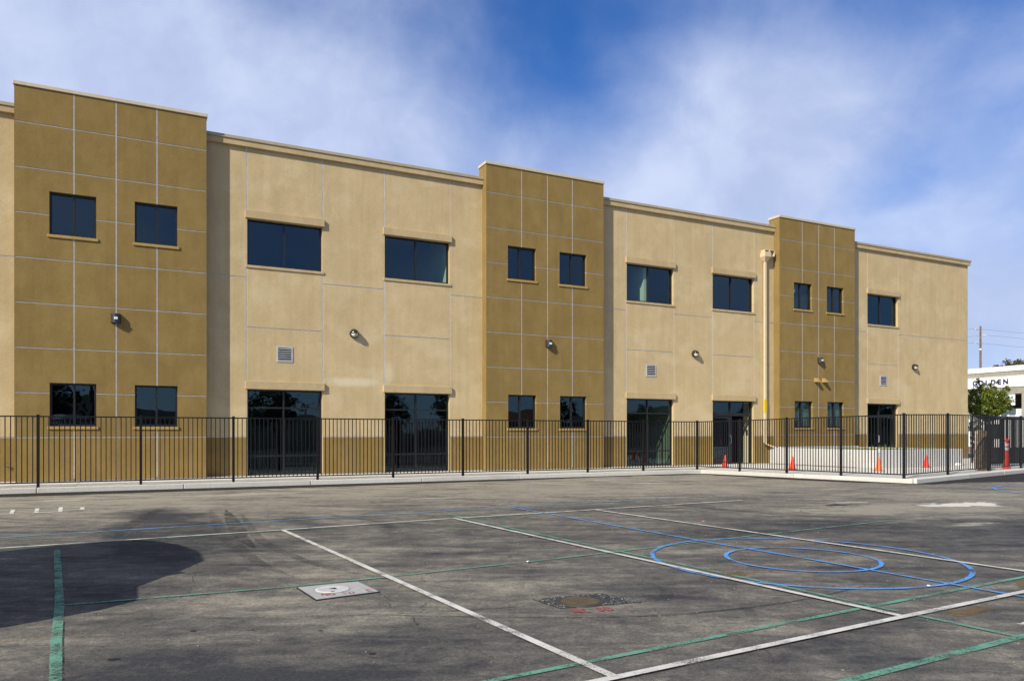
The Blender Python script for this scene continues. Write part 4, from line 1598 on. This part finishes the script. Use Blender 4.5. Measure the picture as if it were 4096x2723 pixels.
# ------------------------------------------------------------------ fences
def fence(name, posts, heights, npick, label, bent=(), low=0.12):
    root = empty(name, (posts[0].x, posts[0].y, SLAB))
    tag(root, label, 'fence')
    o0 = posts[0]
    pw = .032
    pm = MB()
    pm.box(-pw, pw, -pw, pw, 0, 1.0)
    capm = MB()
    capm.box(-pw - .006, pw + .006, -pw - .006, pw + .006, 0, .012)
    capm.loft([[Vector((-pw - .002, -pw - .002, .012)), Vector((pw + .002, -pw - .002, .012)), Vector((pw + .002, pw + .002, .012)), Vector((-pw - .002, pw + .002, .012))],
               [Vector((-.008, -.008, .028)), Vector((.008, -.008, .028)), Vector((.008, .008, .028)), Vector((-.008, .008, .028))]])
    pick = MB()
    pick.box(-.0105, .0105, -.0105, .0105, 0, 1.0)
    first = {}
    for i, p in enumerate(posts):
        d = (posts[min(i + 1, len(posts) - 1)] - posts[max(i - 1, 0)])
        ang = math.atan2(d.y, d.x)
        lp = (p.x - o0.x, p.y - o0.y, 0)
        if 'post' not in first:
            po = first['post'] = pm.build('post', M_BLACK, root, lp, ang)
            cp = first['cap'] = capm.build('post_cap', M_BLACK, po, (0, 0, 1.0))
        else:
            po = dup(first['post'], root, location=lp)
            cp = dup(first['cap'], po)
        po.rotation_euler.z = ang
        po.scale = (1, 1, heights[i] - .02)
        cp.scale = (1, 1, 1 / (heights[i] - .02))
    cnt = 0
    for i in range(len(posts) - 1):
        a, b = posts[i], posts[i + 1]
        ha, hb = heights[i] - .045, heights[i + 1] - .045
        L = (b - a).length
        d = (b - a).normalized()
        ang = math.atan2(d.y, d.x)
        A = a - o0
        for (za, zb) in ((ha, hb), (low, low)):
            r = MB()
            x0_, x1_ = pw, L - pw
            hh = .016
            vs = []
            r.v = [(x0_, -.016, za - hh), (x1_, -.016, zb - hh), (x1_, .016, zb - hh), (x0_, .016, za - hh),
                   (x0_, -.016, za + hh), (x1_, -.016, zb + hh), (x1_, .016, zb + hh), (x0_, .016, za + hh)]
            r.f = [(0, 3, 2, 1), (4, 5, 6, 7), (0, 1, 5, 4), (1, 2, 6, 5), (2, 3, 7, 6), (3, 0, 4, 7)]
            r.build('rail', M_BLACK, root, (A.x, A.y, 0), ang)
        n_ = npick if isinstance(npick, int) else npick[i]
        for k in range(1, n_ + 1):
            t_ = k / (n_ + 1)
            hz = ha + (hb - ha) * t_ - low - .032
            lp = (A.x + d.x * L * t_, A.y + d.y * L * t_, low + .016)
            if 'pk' not in first:
                pk = first['pk'] = pick.build('picket', M_BLACK, root, lp, ang)
            else:
                pk = dup(first['pk'], root, location=lp)
            pk.rotation_euler = (0, 0, ang)
            pk.scale = (1, 1, hz)
            if cnt in bent:
                pk.rotation_euler = (0, bent[cnt] * 1.0, ang)
            cnt += 1
    return root


def nA(s):
    return 3.0 + (s + 14.673) / 20.78 * 0.22


ss_ = [-14.673 - 2.296 * k for k in (3, 2, 1)] + [-14.673, -12.385, -10.10, -7.81, -5.56, -3.29, -1.0, 1.31, 3.62, 6.04]
pA = [W(s, nA(s)) for s in ss_]
fence('fence', pA, [1.81] * len(pA), 19, 'black steel picket fence running along the building front on the kerb')
pB = [W(6.04, 3.22), W(6.47, 4.95), W(6.93, 6.65), W(7.36, 8.45), W(7.72, 10.36)]
fence('fence', pB[0:1] + pB[1:], [1.81, 1.83, 1.87, 1.90, 1.93], 19, 'black steel picket fence coming forward past the planter to the kerb corner')
pC = [pB[-1], W(10.84, 9.65), W(14.40, 8.80), W(17.75, 8.0), W(20.9, 7.25)]
fence('fence', pC, [1.93, 1.98, 1.99, 2.0, 2.0], 18, 'black steel picket fence at the right in front of the plywood and gate',
      bent={22: .022, 23: .022, 5: .012})

# second fence and gate farther back on the right
pD = [W(21.25, 3.95), W(23.3, 3.5), W(25.4, 3.05), W(27.4, 2.6)]
fence('gate_fence', pD, [2.15] * 4, 15, 'black steel fence standing behind the right picket fence by the gate')
gt = empty('vehicle_gate', tuple(W(18.55, 6.15, SLAB)), ANG - .10)
tag(gt, 'dark sheeted metal gate leaf behind the plywood and the right fence', 'gate')
b = MB()
for (x0, x1, z0_, z1_) in ((0, .07, 0, 2.05), (2.5, 2.57, 0, 2.05), (.07, 2.5, .08, .15), (.07, 2.5, 1.9, 1.97)):
    b.box(x0, x1, -.035, .035, z0_, z1_)
b.build('gate_frame', M_BLACK, gt)
b = MB()
b.box(.07, .95, -.006, .006, 1.1, 1.72)
b.box(.07, 2.5, -.006, .006, .15, .75)
b.build('sheet', mat('charcoal sheet', (0.022, 0.022, 0.024), 0.6), gt)
pk = MB()
pk.box(-.0125, .0125, -.0125, .0125, 0, 1.75)
p1 = pk.build('picket', M_BLACK, gt, (.17, 0, .15))
for k in range(1, 20):
    dup(p1, gt, location=(.17 + k * .118, 0, .15))

# ------------------------------------------------------------------ planter
pl = empty('planter', tuple(W(12.87, 5.46, SLAB)), ANG)
tag(pl, 'raised white concrete planter with grass in front of the right tower', 'planter')
PH, PT = .70, .16
# local x = s - 12.87, y = -(n-5.46)
b = MB()
b.box(0, 5.33, 0, PT, 0, PH)
b.build('front_wall', M_PLANT, pl, bevel=.012)
b = MB()
b.box(0.001, PT, PT, 5.44, 0, PH - .002)
b.build('side_wall', M_PLANT, pl, bevel=.012)
b = MB()
b.box(5.33 - PT, 5.329, PT, 5.3, 0, PH - .002)
b.build('side_wall', M_PLANT, pl, bevel=.012)
b = MB()
b.box(PT, 5.33 - PT, PT, 5.10, 0, PH - .07)
b.build('soil', M_SOIL, pl)
b = MB()
b.box(PT, 5.33 - PT, 4.9, 5.05, PH - .07, PH + .05)
b.build('back_rim', M_PLANT, pl)
gr = MB()
rg = random.Random(5)
for k in range(2600):
    x = rg.uniform(PT + .02, 5.3 - PT)
    y = rg.uniform(PT + .02, 4.9)
    if rg.random() < .5:
        y = rg.uniform(PT + .02, 1.2)
        x = rg.uniform(.8, 5.3 - PT)
    h_ = rg.uniform(.04, .13) if rg.random() < .93 else rg.uniform(.15, .32)
    a = rg.uniform(0, pi)
    w_ = .008
    lx, ly = rg.uniform(-.05, .05), rg.uniform(-.05, .05)
    z_ = PH - .07
    gr.poly([(x - w_ * cos(a), y - w_ * sin(a), z_), (x + w_ * cos(a), y + w_ * sin(a), z_), (x + lx, y + ly, z_ + h_)])
o = gr.build('grass', M_GRASS, pl)
o['kind'] = 'stuff'
sg = MB()
sg.box(0, .10, -.004, 0, 0, .14)
sgo = sg.build('tag_plate', M_WHITEP, None, tuple(W(13.0, 5.465, SLAB + .60)), ANG)
tag(sgo, 'small white tag plate stuck on the front corner of the planter', 'tag')
dt = MB()
dt.poly([(x * 1.0, y * 1.0, 0) for x, y in [(-.15, -.3), (.1, -1.6), (.0, -3.0), (.05, -4.8), (-.6, -4.9), (-.9, -3.2), (-1.1, -1.5), (-.9, -.2)]])
o = dt.build('dirt_patch', mat('spilled dirt', (0.24, 0.19, 0.12), .95, var=.4, vscale=8), None, tuple(W(12.87, 5.1, SLAB + .004)), ANG)
o.scale = (.6, -1, 1)
tag(o, kind='structure')

# ------------------------------------------------------------------ cones and delineators
def cone_build(m_, name='traffic_cone'):
    r = empty(name)
    b = MB()
    b.prism([(-.145, -.145), (.145, -.145), (.145, .145), (-.145, .145)], 0, .022)
    b.build('base', m_, r, bevel=.008)
    b = MB()
    b.lathe([(.112, .022), (.105, .04), (.028, .46), (.022, .475), (.0, .475)], 24)
    b.build('body', m_, r, smooth=False)
    return r


def cone_at(x, y, m_, rz, sc, label):
    r = cone_build(m_)
    r.location = (x, y, SLAB)
    r.rotation_euler.z = rz
    r.scale = (sc, sc, sc)
    tag(r, label, 'traffic cone', 'traffic cones behind the fence')


cone_at(8.35, 29.4, M_CONE, .5, 1.03, 'bright red cone in front of the open entrance')
cone_at(10.36, 27.7, M_CONE, .9, 1.03, 'bright red cone at the left end of the white planter')
cone_at(13.0, 26.6, M_CONE2, .3, 1.06, 'faded orange cone in front of the planter corner')
cone_at(16.15, 29.25, M_CONE, .7, 1.06, 'orange red cone in front of the grey planter side')


def delineator(x, y, tilt, label):
    r = empty('traffic_post', (x, y, SLAB))
    b = MB()
    b.lathe([(.0, 0), (.13, 0), (.12, .03), (.09, .05), (.08, .07)], 20)
    b.build('base', M_CONE, r)
    b = MB()
    b.lathe([(.075, .06), (.052, .95), (.05, 1.0), (.03, 1.03), (.0, 1.03)], 20)
    b.build('tube', M_CONE, r)
    b = MB()
    b.lathe([(.0, 1.025), (.060, 1.025), (.064, 1.07), (.05, 1.10), (.025, 1.11), (.025, 1.15), (.0, 1.15)], 20)
    b.build('grip', M_CONE, r)
    for z_ in (.70, .86):
        b = MB()
        b.lathe([(.0765 - .026 * z_ + .004, z_), (.0765 - .026 * (z_ + .1) + .004, z_ + .1)], 20)
        b.build('reflective_band', M_REFL, r)
    r.rotation_euler = (tilt[0], tilt[1], 0)
    tag(r, label, 'delineator post', 'delineator posts')


delineator(18.6, 28.2, (0, 0), 'upright orange delineator post with two white bands behind the right fence')
delineator(18.9, 28.75, (.0, .10), 'leaning orange delineator post behind the upright one')

# brown plywood leaning on the inside of the right fence
pw_ = empty('plywood_stack', tuple(W(14.25, 8.50, SLAB)), ANG - .12)
tag(pw_, 'brown plywood sheets leaning upright behind the right fence', 'plywood')
for i, (dx, w_, h_, lean) in enumerate(((0, .40, 1.46, .10), (.34, .40, 1.42, .14))):
    b = MB()
    b.v = [(dx, 0, 0), (dx + w_, 0, 0), (dx + w_, .02, 0), (dx, .02, 0),
           (dx + .10 + lean * .4, .10, h_), (dx + w_ + lean, .10, h_), (dx + w_ + lean, .12, h_), (dx + .10 + lean * .4, .12, h_)]
    b.f = [(0, 3, 2, 1), (4, 5, 6, 7), (0, 1, 5, 4), (1, 2, 6, 5), (2, 3, 7, 6), (3, 0, 4, 7)]
    o = b.build('sheet', M_PLY, pw_, (0, i * .05, 0))
b = MB()
b.v = [(-.06, .03, 0), (-.02, .03, 0), (-.02, .06, 0), (-.06, .06, 0), (.10, .14, 1.42), (.14, .14, 1.42), (.14, .17, 1.42), (.10, .17, 1.42)]
b.f = [(0, 3, 2, 1), (4, 5, 6, 7), (0, 1, 5, 4), (1, 2, 6, 5), (2, 3, 7, 6), (3, 0, 4, 7)]
b.build('edge_sheet', M_PLYE, pw_)

bg_ = MB()
bg_.lathe([(0, 0), (.10, .01), (.13, .06), (.09, .12), (.03, .15), (0, .15)], 9)
o = bg_.build('paper_bag', M_WHITEP, None, (18.3, 30.8, SLAB))
o.scale = (1.1, .8, .9)
tag(o, 'crumpled white bag on the ground right of the planter', 'bag')

# ------------------------------------------------------------------ trees
def crown_mesh(name, m_, lobes, nleaf, size, seed):
    r_ = random.Random(seed)
    mb_ = MB()
    tot = sum(l[3] ** 2 for l in lobes)
    for (x, y, z, rr, sq) in lobes:
        k_ = int(nleaf * rr * rr / tot)
        clumps = [(r_.uniform(-1, 1), r_.uniform(-1, 1), r_.uniform(-1, 1)) for _ in range(max(6, k_ // 28))]
        for _ in range(k_):
            c = r_.choice(clumps)
            d = Vector(c)
            if d.length < .2:
                d = Vector((1, 0, 0))
            d = d.normalized() * (r_.uniform(.55, 1.0)) * (0.85 + .3 * abs(c[0]))
            p = Vector((x, y, z)) + Vector((d.x * rr, d.y * rr, d.z * rr * sq)) + Vector([r_.gauss(0, .13 * rr) for _ in range(3)])
            a = Vector([r_.gauss(0, 1) for _ in range(3)]).normalized()
            b = a.cross(Vector([r_.gauss(0, 1) for _ in range(3)])).normalized()
            s1 = size * r_.uniform(.6, 1.3)
            mb_.poly([p - a * s1, p + b * s1 * .45, p + a * s1, p - b * s1 * .45])
    me = bpy.data.meshes.new(name)
    me.from_pydata(mb_.v, [], mb_.f)
    me.materials.append(m_)
    return me


def trunk_build(parent, pts_, radii, branches=()):
    b = MB()
    b.tube(pts_, radii, 9)
    for bp_, br in branches:
        b.tube(bp_, br, 6)
    return b.build('trunk', M_BARK, parent, smooth=True)


tx, ty = 29.2, 46.0
tr = empty('young_tree', (tx, ty, 0))
tag(tr, 'young bright green leafy tree beside the right end of the building', 'tree')
trunk_build(tr, [(0, 0, 0), (.03, 0, 1.3), (0, .05, 2.6), (.05, 0, 3.6)], [.07, .055, .045, .02],
            [([(0, 0, 1.9), (-.6, .2, 2.9), (-1.0, .3, 3.5)], [.035, .025, .01]), ([(.02, 0, 2.1), (.7, -.2, 2.9), (1.3, -.2, 3.4)], [.035, .025, .01]),
             ([(0, 0, 2.3), (-.3, .1, 3.6), (-.35, .1, 4.8)], [.03, .02, .008]), ([(0, 0, 2.3), (.4, .1, 3.7), (.45, .1, 4.8)], [.03, .02, .008])])
me = crown_mesh('crown', M_LEAF, [(-.75, 0, 3.2, .85, .8), (.25, .1, 3.05, .85, .75), (-.3, .3, 3.75, .75, .8), (.55, -.2, 3.7, .65, .8),
                                  (.95, 0, 3.2, .55, .8), (-.35, .1, 4.55, .26, 1.5), (.42, .1, 4.5, .24, 1.5), (1.0, 0, 4.1, .26, 1.2),
                                  (-1.2, 0, 3.9, .35, 1.0), (0, 0, 2.6, .6, .5), (-1.45, 0, 3.2, .5, 1.0)], 7200, .085, 21)
o = bpy.data.objects.new('crown', me)
COL.objects.link(o)
o.parent = tr

sh = empty('shrub', (25.9, 41.9, 0))
tag(sh, 'tall thin green shrub at the corner of the building behind the fence', 'shrub')
trunk_build(sh, [(0, 0, 0), (.05, 0, 1.0), (0, 0, 2.0)], [.03, .02, .01])
me = crown_mesh('crown', M_LEAF, [(0, 0, 1.9, .36, 1.1), (.1, .1, 1.35, .34, 1.1), (.0, 0, .9, .25, 1.0)], 1500, .06, 5)
o = bpy.data.objects.new('crown', me)
COL.objects.link(o)
o.parent = sh

# ------------------------------------------------------------------ shop building on the right
ang_g = math.atan2(-.915, .403)
GX, GY = 46.95, 77.0
shop = empty('shop_building', (GX, GY, 0), ang_g)
tag(shop, 'white and tan block shop building with blue letters far right', 'building')
# local x runs along the facade towards the right of the picture, -y is the face side... local y>0 lies behind the facade
SX0, SX1, SH = -22.0, 24.0, 8.05
M_BLOCK = mat('tan block', (0.34, 0.32, 0.25), .9, var=.10, vscale=2)
M_WHITEW = mat('white painted wall', (0.80, 0.80, 0.78), .7, var=.03, vscale=1)


def sb(name, m_, x0, x1, y0, y1, z0_, z1_, parent=shop):
    b = MB()
    b.box(x0, x1, y0, y1, z0_, z1_)
    return b.build(name, m_, parent)


sb('parapet_band', M_WHITEW, SX0, SX1, -.12, .3, SH - .50, SH)
sb('sign_band', M_WHITEW, SX0, SX1, -.12, .3, SH - 2.05, SH - .98)
sb('lower_band', M_WHITEW, SX0, SX1, -.05, .3, .0, 2.9)
sb('block_core', M_BLOCK, SX0, SX1, .01, .4, SH - .98, SH - .5)
sb('roof', M_ROOF, SX0, SX1, .4, 18, 6.9, 7.1)
sb('end_wall', M_BLOCK, SX0, SX0 + .3, .4, 18, 0, SH - .2)
sb('end_wall', M_BLOCK, SX1 - .3, SX1, .4, 18, 0, SH - .2)
sb('back_wall', M_BLOCK, SX0, SX1, 18, 18.3, 0, SH - .2)
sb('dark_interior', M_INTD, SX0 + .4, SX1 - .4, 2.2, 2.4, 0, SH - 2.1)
# block courses in the visible tan bands: pieces with recessed joints
bk = MB()
bk.box(.005, .405, -.03, .01, .005, .205)
blk = None
for row, zc in ((0, SH - .98 + .02), (1, SH - .98 + .24)):
    x = -2.0 + (row % 2) * .21
    while x < 7.0:
        if blk is None:
            blk = bk.build('block', M_BLOCK, shop, (x, 0, zc))
        else:
            dup(blk, shop, location=(x, 0, zc))
        x += .415
for row in range(3):
    zc = SH - 2.05 - .22 * (row + 1)
    x = -2.0 + (row % 2) * .21
    while x < 7.0:
        dup(blk, shop, location=(x, 0, zc))
        x += .415
sb('block_core', M_BLOCK, SX0, SX1, .012, .4, SH - 2.73, SH - 2.05)
# piers and openings
for x0, x1 in ((SX0, -3.2), (-2.0, .6), (5.25, 7.2), (13.0, 15.0), (20, SX1)):
    sb('pier', M_BLOCK, x0, x1, -.03, .4, 2.9, SH - 2.72)
sb('opening_head', mat('dark head', (0.03, 0.03, 0.03), .7), .6, 5.25, .05, .12, SH - 2.84, SH - 2.735)
sb('white_shutter', mat('pale shutter', (0.62, 0.66, 0.72), .6), .6, 5.25, 1.2, 1.3, 2.9, 3.9)
for k in range(6):
    sb('shutter_post', M_WHITEW, .9 + k * .75, 1.05 + k * .75, 1.12, 1.19, 2.9, 3.9)
sb('sill_ledge', M_BLOCK, .6, 5.25, -.10, .3, 2.90, 3.02)


def letters(txt, x, z_, size, step, m_, parent, name='letter', ext=.04, off=.012, y=-.16, sx=1.0):
    for i, ch in enumerate(txt):
        if ch == ' ':
            continue
        cu = bpy.data.curves.new(name, 'FONT')
        cu.body = ch
        cu.size = size
        cu.extrude = ext
        cu.offset = off
        cu.align_x = 'CENTER'
        cu.materials.append(m_)
        tmp_ = bpy.data.objects.new('tmp', cu)
        COL.objects.link(tmp_)
        me_ = bpy.data.meshes.new_from_object(tmp_.evaluated_get(bpy.context.evaluated_depsgraph_get()))
        bpy.data.objects.remove(tmp_)
        o_ = bpy.data.objects.new(name, me_)
        COL.objects.link(o_)
        o_.parent = parent
        o_.location = (x + i * step, y, z_)
        o_.rotation_euler = (RAD(90), 0, 0)
        o_.scale = (sx, 1, 1)


letters('GOLDEN', .70, SH - 1.73, .68, .62, M_NAVY, shop)
bn = empty('banner', tuple(Matrix.Rotation(ang_g, 3, 'Z') @ Vector((2.65, .02, 0)) + Vector((GX, GY, 4.2))), ang_g)
tag(bn, 'white banner with pale blue and dark lettering hung in the shop opening', 'banner')
b = MB()
b.box(0, 1.95, -.01, .01, 0, 1.08)
b.build('sheet', M_WHITEW, bn)
letters('ATICS', .62, .66, .38, .26, M_CYAN, bn, ext=.003, off=.004, y=-.016)
letters('1ST', 1.22, .30, .30, .22, M_INK, bn, ext=.003, off=.004, y=-.016)

rk = MB()
rk.box(-16, 16, -.1, .1, 0, .15)
o = rk.build('red_kerb', M_REDK, None, (45.5, 73.5, 0), ang_g)
tag(o, kind='structure')

vt = MB()
vt.tube([(0, 0, 0), (0, 0, .55), (.05, 0, .68), (.15, 0, .75), (.26, 0, .68), (.30, 0, .5)], .04, 8)
o = vt.build('roof_vent', M_WOOD, None, (50.9, 79.5, 7.1))
o.scale = (1.3, 1.3, 2.1)
tag(o, 'curved pipe vent standing on the shop roof', 'vent pipe')
ft = empty('far_tree', (66, 99, 0))
tag(ft, 'far treetop showing above the shop roof', 'tree')
trunk_build(ft, [(0, 0, 0), (0, 0, 5), (.2, 0, 10)], [.25, .18, .08])
me = crown_mesh('crown', leaf_mat('brownish leaves', (0.06, 0.05, 0.02), (0.12, 0.11, 0.04)), [(0, 0, 10.5, 1.3, .5), (-1.3, 0, 10.0, .8, .8), (1.0, 0, 10.2, .9, .6)], 1500, .16, 9)
o = bpy.data.objects.new('crown', me)
COL.objects.link(o)
o.parent = ft

# ------------------------------------------------------------------ utility pole and wires
UX, UY = 62.45, 100.0
up = empty('utility_pole', (UX, UY, 0))
tag(up, 'tall brown timber utility pole behind the shop building', 'utility pole')
b = MB()
b.tube([(0, 0, 0), (0, 0, 15.75)], [.18, .11], 12)
b.build('pole_shaft', M_WOOD, up)
ins = []
for (z_, sx_) in ((15.35, -1), (14.5, 1), (13.5, -1)):
    b = MB()
    b.tube([(.13 * sx_, 0, z_ - .05), (.75 * sx_, -.1 * 0, z_ + .05)], [.06, .05], 8)
    for k in range(4):
        b.tube([((.3 + .12 * k) * sx_, 0, z_ - .02), ((.34 + .12 * k) * sx_, 0, z_ - .01)], [.10, .10], 10)
    b.build('insulator', M_PORC, up)
    ins.append((z_ + .05, .75 * sx_))
b = MB()
b.lathe([(.19, 12.55), (.19, 12.75)], 12)
b.build('band', M_PORC, up)
for (z_, x_), slope in zip(ins, (0, 1, 0)):
    mbw = MB()
    A_ = Vector((UX + x_, UY, z_))
    for (B_, sag) in ((Vector((UX + 62, UY - 28, z_ - 1.5)), 2.6), (Vector((UX - 45, UY + 8, z_)), 1.0)):
        ptsw = [A_.lerp(B_, k / 14) - Vector((0, 0, sag * 4 * (k / 14) * (1 - k / 14))) for k in range(15)]
        mbw.tube(ptsw, .016, 4)
    o = mbw.build('overhead_wire', M_WIRE)
    tag(o, 'thin overhead wire strung from the %s insulator of the utility pole' % {15.40: 'top left', 14.55: 'right-hand', 13.55: 'lowest'}[round(z_, 2)], 'wire',
        'overhead wires')

# ------------------------------------------------------------------ parked van just outside the left edge (its shadow falls into the picture)
ev, pv = Vector((.602, .798, 0)), Vector((.798, -.602, 0))
van = empty('parked_van', tuple(pv * -8.6 + ev * 0.95), math.atan2(pv.y, pv.x))
tag(van, 'parked silver van at the left whose shadow falls on the court', 'van')
prof = [(-2.1, .35), (2.05, .35), (2.12, .75), (2.0, 1.02), (1.42, 1.22), (.95, 1.72), (.55, 2.08), (-.1, 2.30), (-.9, 2.42), (-1.55, 2.40), (-1.95, 2.18), (-2.1, 1.4)]
b = MB()
rings = []
for y_, sc in ((-.90, .965), (-.82, 1.0), (.82, 1.0), (.90, .965)):
    rings.append([Vector((x, y_, (z_ - .35) * sc + .35)) for x, z_ in prof])
b.loft(rings)
b.build('body', M_VANP, van)
b = MB()
for sy in (-1, 1):
    y_ = .905 * sy
    b.box(-1.9, -.75, y_ - .003, y_ + .003, 1.35, 2.0)
    b.box(-.65, .35, y_ - .003, y_ + .003, 1.35, 1.95)
b.build('side_glass', M_VANG, van)
wm = MB()
wm.lathe([(0, -.11), (.30, -.11), (.33, -.08), (.33, .08), (.30, .11), (0, .11)], 24, Matrix.Rotation(RAD(90), 4, 'X'))
w0 = wm.build('wheel', M_TYRE, van, (1.35, .86, .33))
for x, y in ((1.35, -.86), (-1.35, .86), (-1.35, -.86)):
    dup(w0, van, location=(x, y, .33))
b = MB()
b.box(.98, 1.10, .90, 1.13, 1.30, 1.50)
b.box(.98, 1.10, -1.13, -.90, 1.30, 1.50)
b.build('mirror', M_VANP, van)

# ------------------------------------------------------------------ what stands behind the camera (seen in the window glass)
crowns = [crown_mesh('crown', M_LEAFD, [(0, 0, 4.6, 2.3, .8), (-1.6, .3, 3.9, 1.7, .8), (1.7, 0, 4.0, 1.8, .8), (.3, .2, 5.9, 1.4, .8), (0, 0, 2.6, 1.7, .7)], 2600, .22, 31),
          crown_mesh('crown', M_LEAFD, [(0, 0, 4.2, 2.0, 1.1), (-1.1, .3, 5.6, 1.3, .9), (1.3, 0, 5.2, 1.5, .9), (0, .2, 7.0, 1.1, .9), (0, 0, 2.3, 1.5, .8)], 2600, .22, 33)]
rt = random.Random(17)
tl = [(-34, 52, 1.0), (-26, 60, .8), (-20, 55, 1.05), (-7, 52, .85), (1, 60, 1.1), (-3, 66, 1.1), (13, 58, .95), (20, 55, 1.25), (24, 60, 1.1), (38, 62, .8), (49, 58, .9), (56, 60, .75),
      (70, 60, 1.0), (77, 55, 1.05), (88, 52, 1.15), (96, 60, 1.1), (104, 56, 1.2), (116, 60, 1.0)]
names_ = ['first', 'second', 'third', 'fourth', 'fifth', 'sixth', 'seventh', 'eighth', 'ninth', 'tenth', 'eleventh', 'twelfth',
          'thirteenth', 'fourteenth', 'fifteenth', 'sixteenth', 'seventeenth', 'eighteenth']
tb = MB()
tb.tube([(0, 0, 0), (.1, 0, 2.0), (0, .1, 4.2)], [.22, .16, .08], 8)
trm = None
for i, (s_, n_, sc) in enumerate(tl):
    p = W(s_, n_)
    r = empty('dark_tree', (p.x, p.y, 0), rt.uniform(0, 6))
    r.scale = (sc, sc, sc * rt.uniform(.85, 1.1))
    tag(r, '%s dark evergreen from the left in the row facing the building' % names_[i], 'tree', 'trees facing the building across the court')
    if trm is None:
        trm = tb.build('trunk', M_BARK, r)
    else:
        dup(trm, r)
    o = bpy.data.objects.new('crown', crowns[i % 2])
    COL.objects.link(o)
    o.parent = r


def palm(s_, n_, h_, label):
    p = W(s_, n_)
    r = empty('palm_tree', (p.x, p.y, 0))
    tag(r, label, 'palm', 'palms facing the building')
    trunk_build(r, [(0, 0, 0), (.1, 0, h_ * .5), (0, 0, h_)], [.24, .18, .15])
    b = MB()
    r_ = random.Random(int(s_ * 7))
    for k in range(34):
        a = r_.uniform(0, 2 * pi)
        up_ = r_.uniform(-.5, .9)
        L_ = r_.uniform(1.3, 1.9)
        pts_ = [Vector((cos(a) * L_ * t_, sin(a) * L_ * t_, h_ + L_ * (up_ * t_ - .75 * t_ * t_))) for t_ in (0, .33, .66, 1)]
        sd_ = Vector((-sin(a), cos(a), 0))
        ws = (.05, .22, .20, .02)
        for j in range(3):
            b.poly([pts_[j] - sd_ * ws[j], pts_[j] + sd_ * ws[j], pts_[j + 1] + sd_ * ws[j + 1], pts_[j + 1] - sd_ * ws[j + 1]])
    b.build('crown', M_LEAFD, r)


palm(-17.2, 64, 9.5, 'tallest palm facing the leftmost tower')
palm(-24.5, 70, 7.8, 'slim palm facing the far left of the building')
palm(8, 64, 6.2, 'short palm facing the left storefront')


def house(s_, n_, w_, d_, h_, rz, label):
    p = W(s_, n_)
    r = empty('house', (p.x, p.y, 0), ANG + rz)
    tag(r, label, 'house', 'houses facing the building across the court')
    b = MB()
    b.box(-w_ / 2, w_ / 2, -d_ / 2, d_ / 2, 0, h_)
    b.build('wall', M_HOUSE, r)
    b = MB()
    o_ = .5
    b.v = [(-w_ / 2 - o_, -d_ / 2 - o_, h_), (w_ / 2 + o_, -d_ / 2 - o_, h_), (w_ / 2 + o_, d_ / 2 + o_, h_), (-w_ / 2 - o_, d_ / 2 + o_, h_),
           (-w_ / 2 + 1.5, 0, h_ + 1.7), (w_ / 2 - 1.5, 0, h_ + 1.7)]
    b.f = [(0, 1, 2, 3), (0, 4, 5, 1), (1, 5, 2), (2, 5, 4, 3), (3, 4, 0)]
    b.build('roof', M_TILE, r)
    for x in (-w_ / 4, w_ / 4):
        b = MB()
        b.box(x - .7, x + .7, d_ / 2 + .003, d_ / 2 + .03, 1, 2.2)
        b.build('window', M_VANG, r)


house(-33, 74, 14, 9, 3.0, .1, 'low tan house with red roof facing the far left tower')
house(36, 76, 15, 9, 3.1, -.1, 'low tan house with red roof facing the middle tower')
house(62, 74, 13, 8, 3.0, .15, 'low tan house with red roof facing the entrance')
house(110, 78, 16, 9, 3.2, 0, 'low tan house with red roof facing the building end')
yw = MB()
yw.box(-60, 130, -.1, .1, 0, 1.5)
o = yw.build('yard_wall', M_HOUSE, None, tuple(W(0, 47)), ANG)
tag(o, 'long low tan yard wall across the court facing the building', 'wall')
hl = MB()
rh = random.Random(2)
prev = None
N_ = 90
cols_ = []
for k in range(N_ + 1):
    s_ = -700 + 2400 * k / N_
    hh = 16 + 12 * math.sin(k * .31) + 7 * math.sin(k * .83 + 1) + rh.uniform(-1.5, 1.5)
    cols_.append((s_, max(4, hh)))
for (a, ha), (b_, hb) in zip(cols_, cols_[1:]):
    for (n0_, n1_, f0, f1) in ((560, 640, 0, 1), (640, 760, 1, 0)):
        A_, B_, C_, D_ = W(a, n0_), W(b_, n0_), W(b_, n1_), W(a, n1_)
        hl.poly([(A_.x, A_.y, ha * f0), (B_.x, B_.y, hb * f0), (C_.x, C_.y, hb * f1), (D_.x, D_.y, ha * f1)])
o = hl.build('hills', M_HILL)
tag(o, kind='structure')
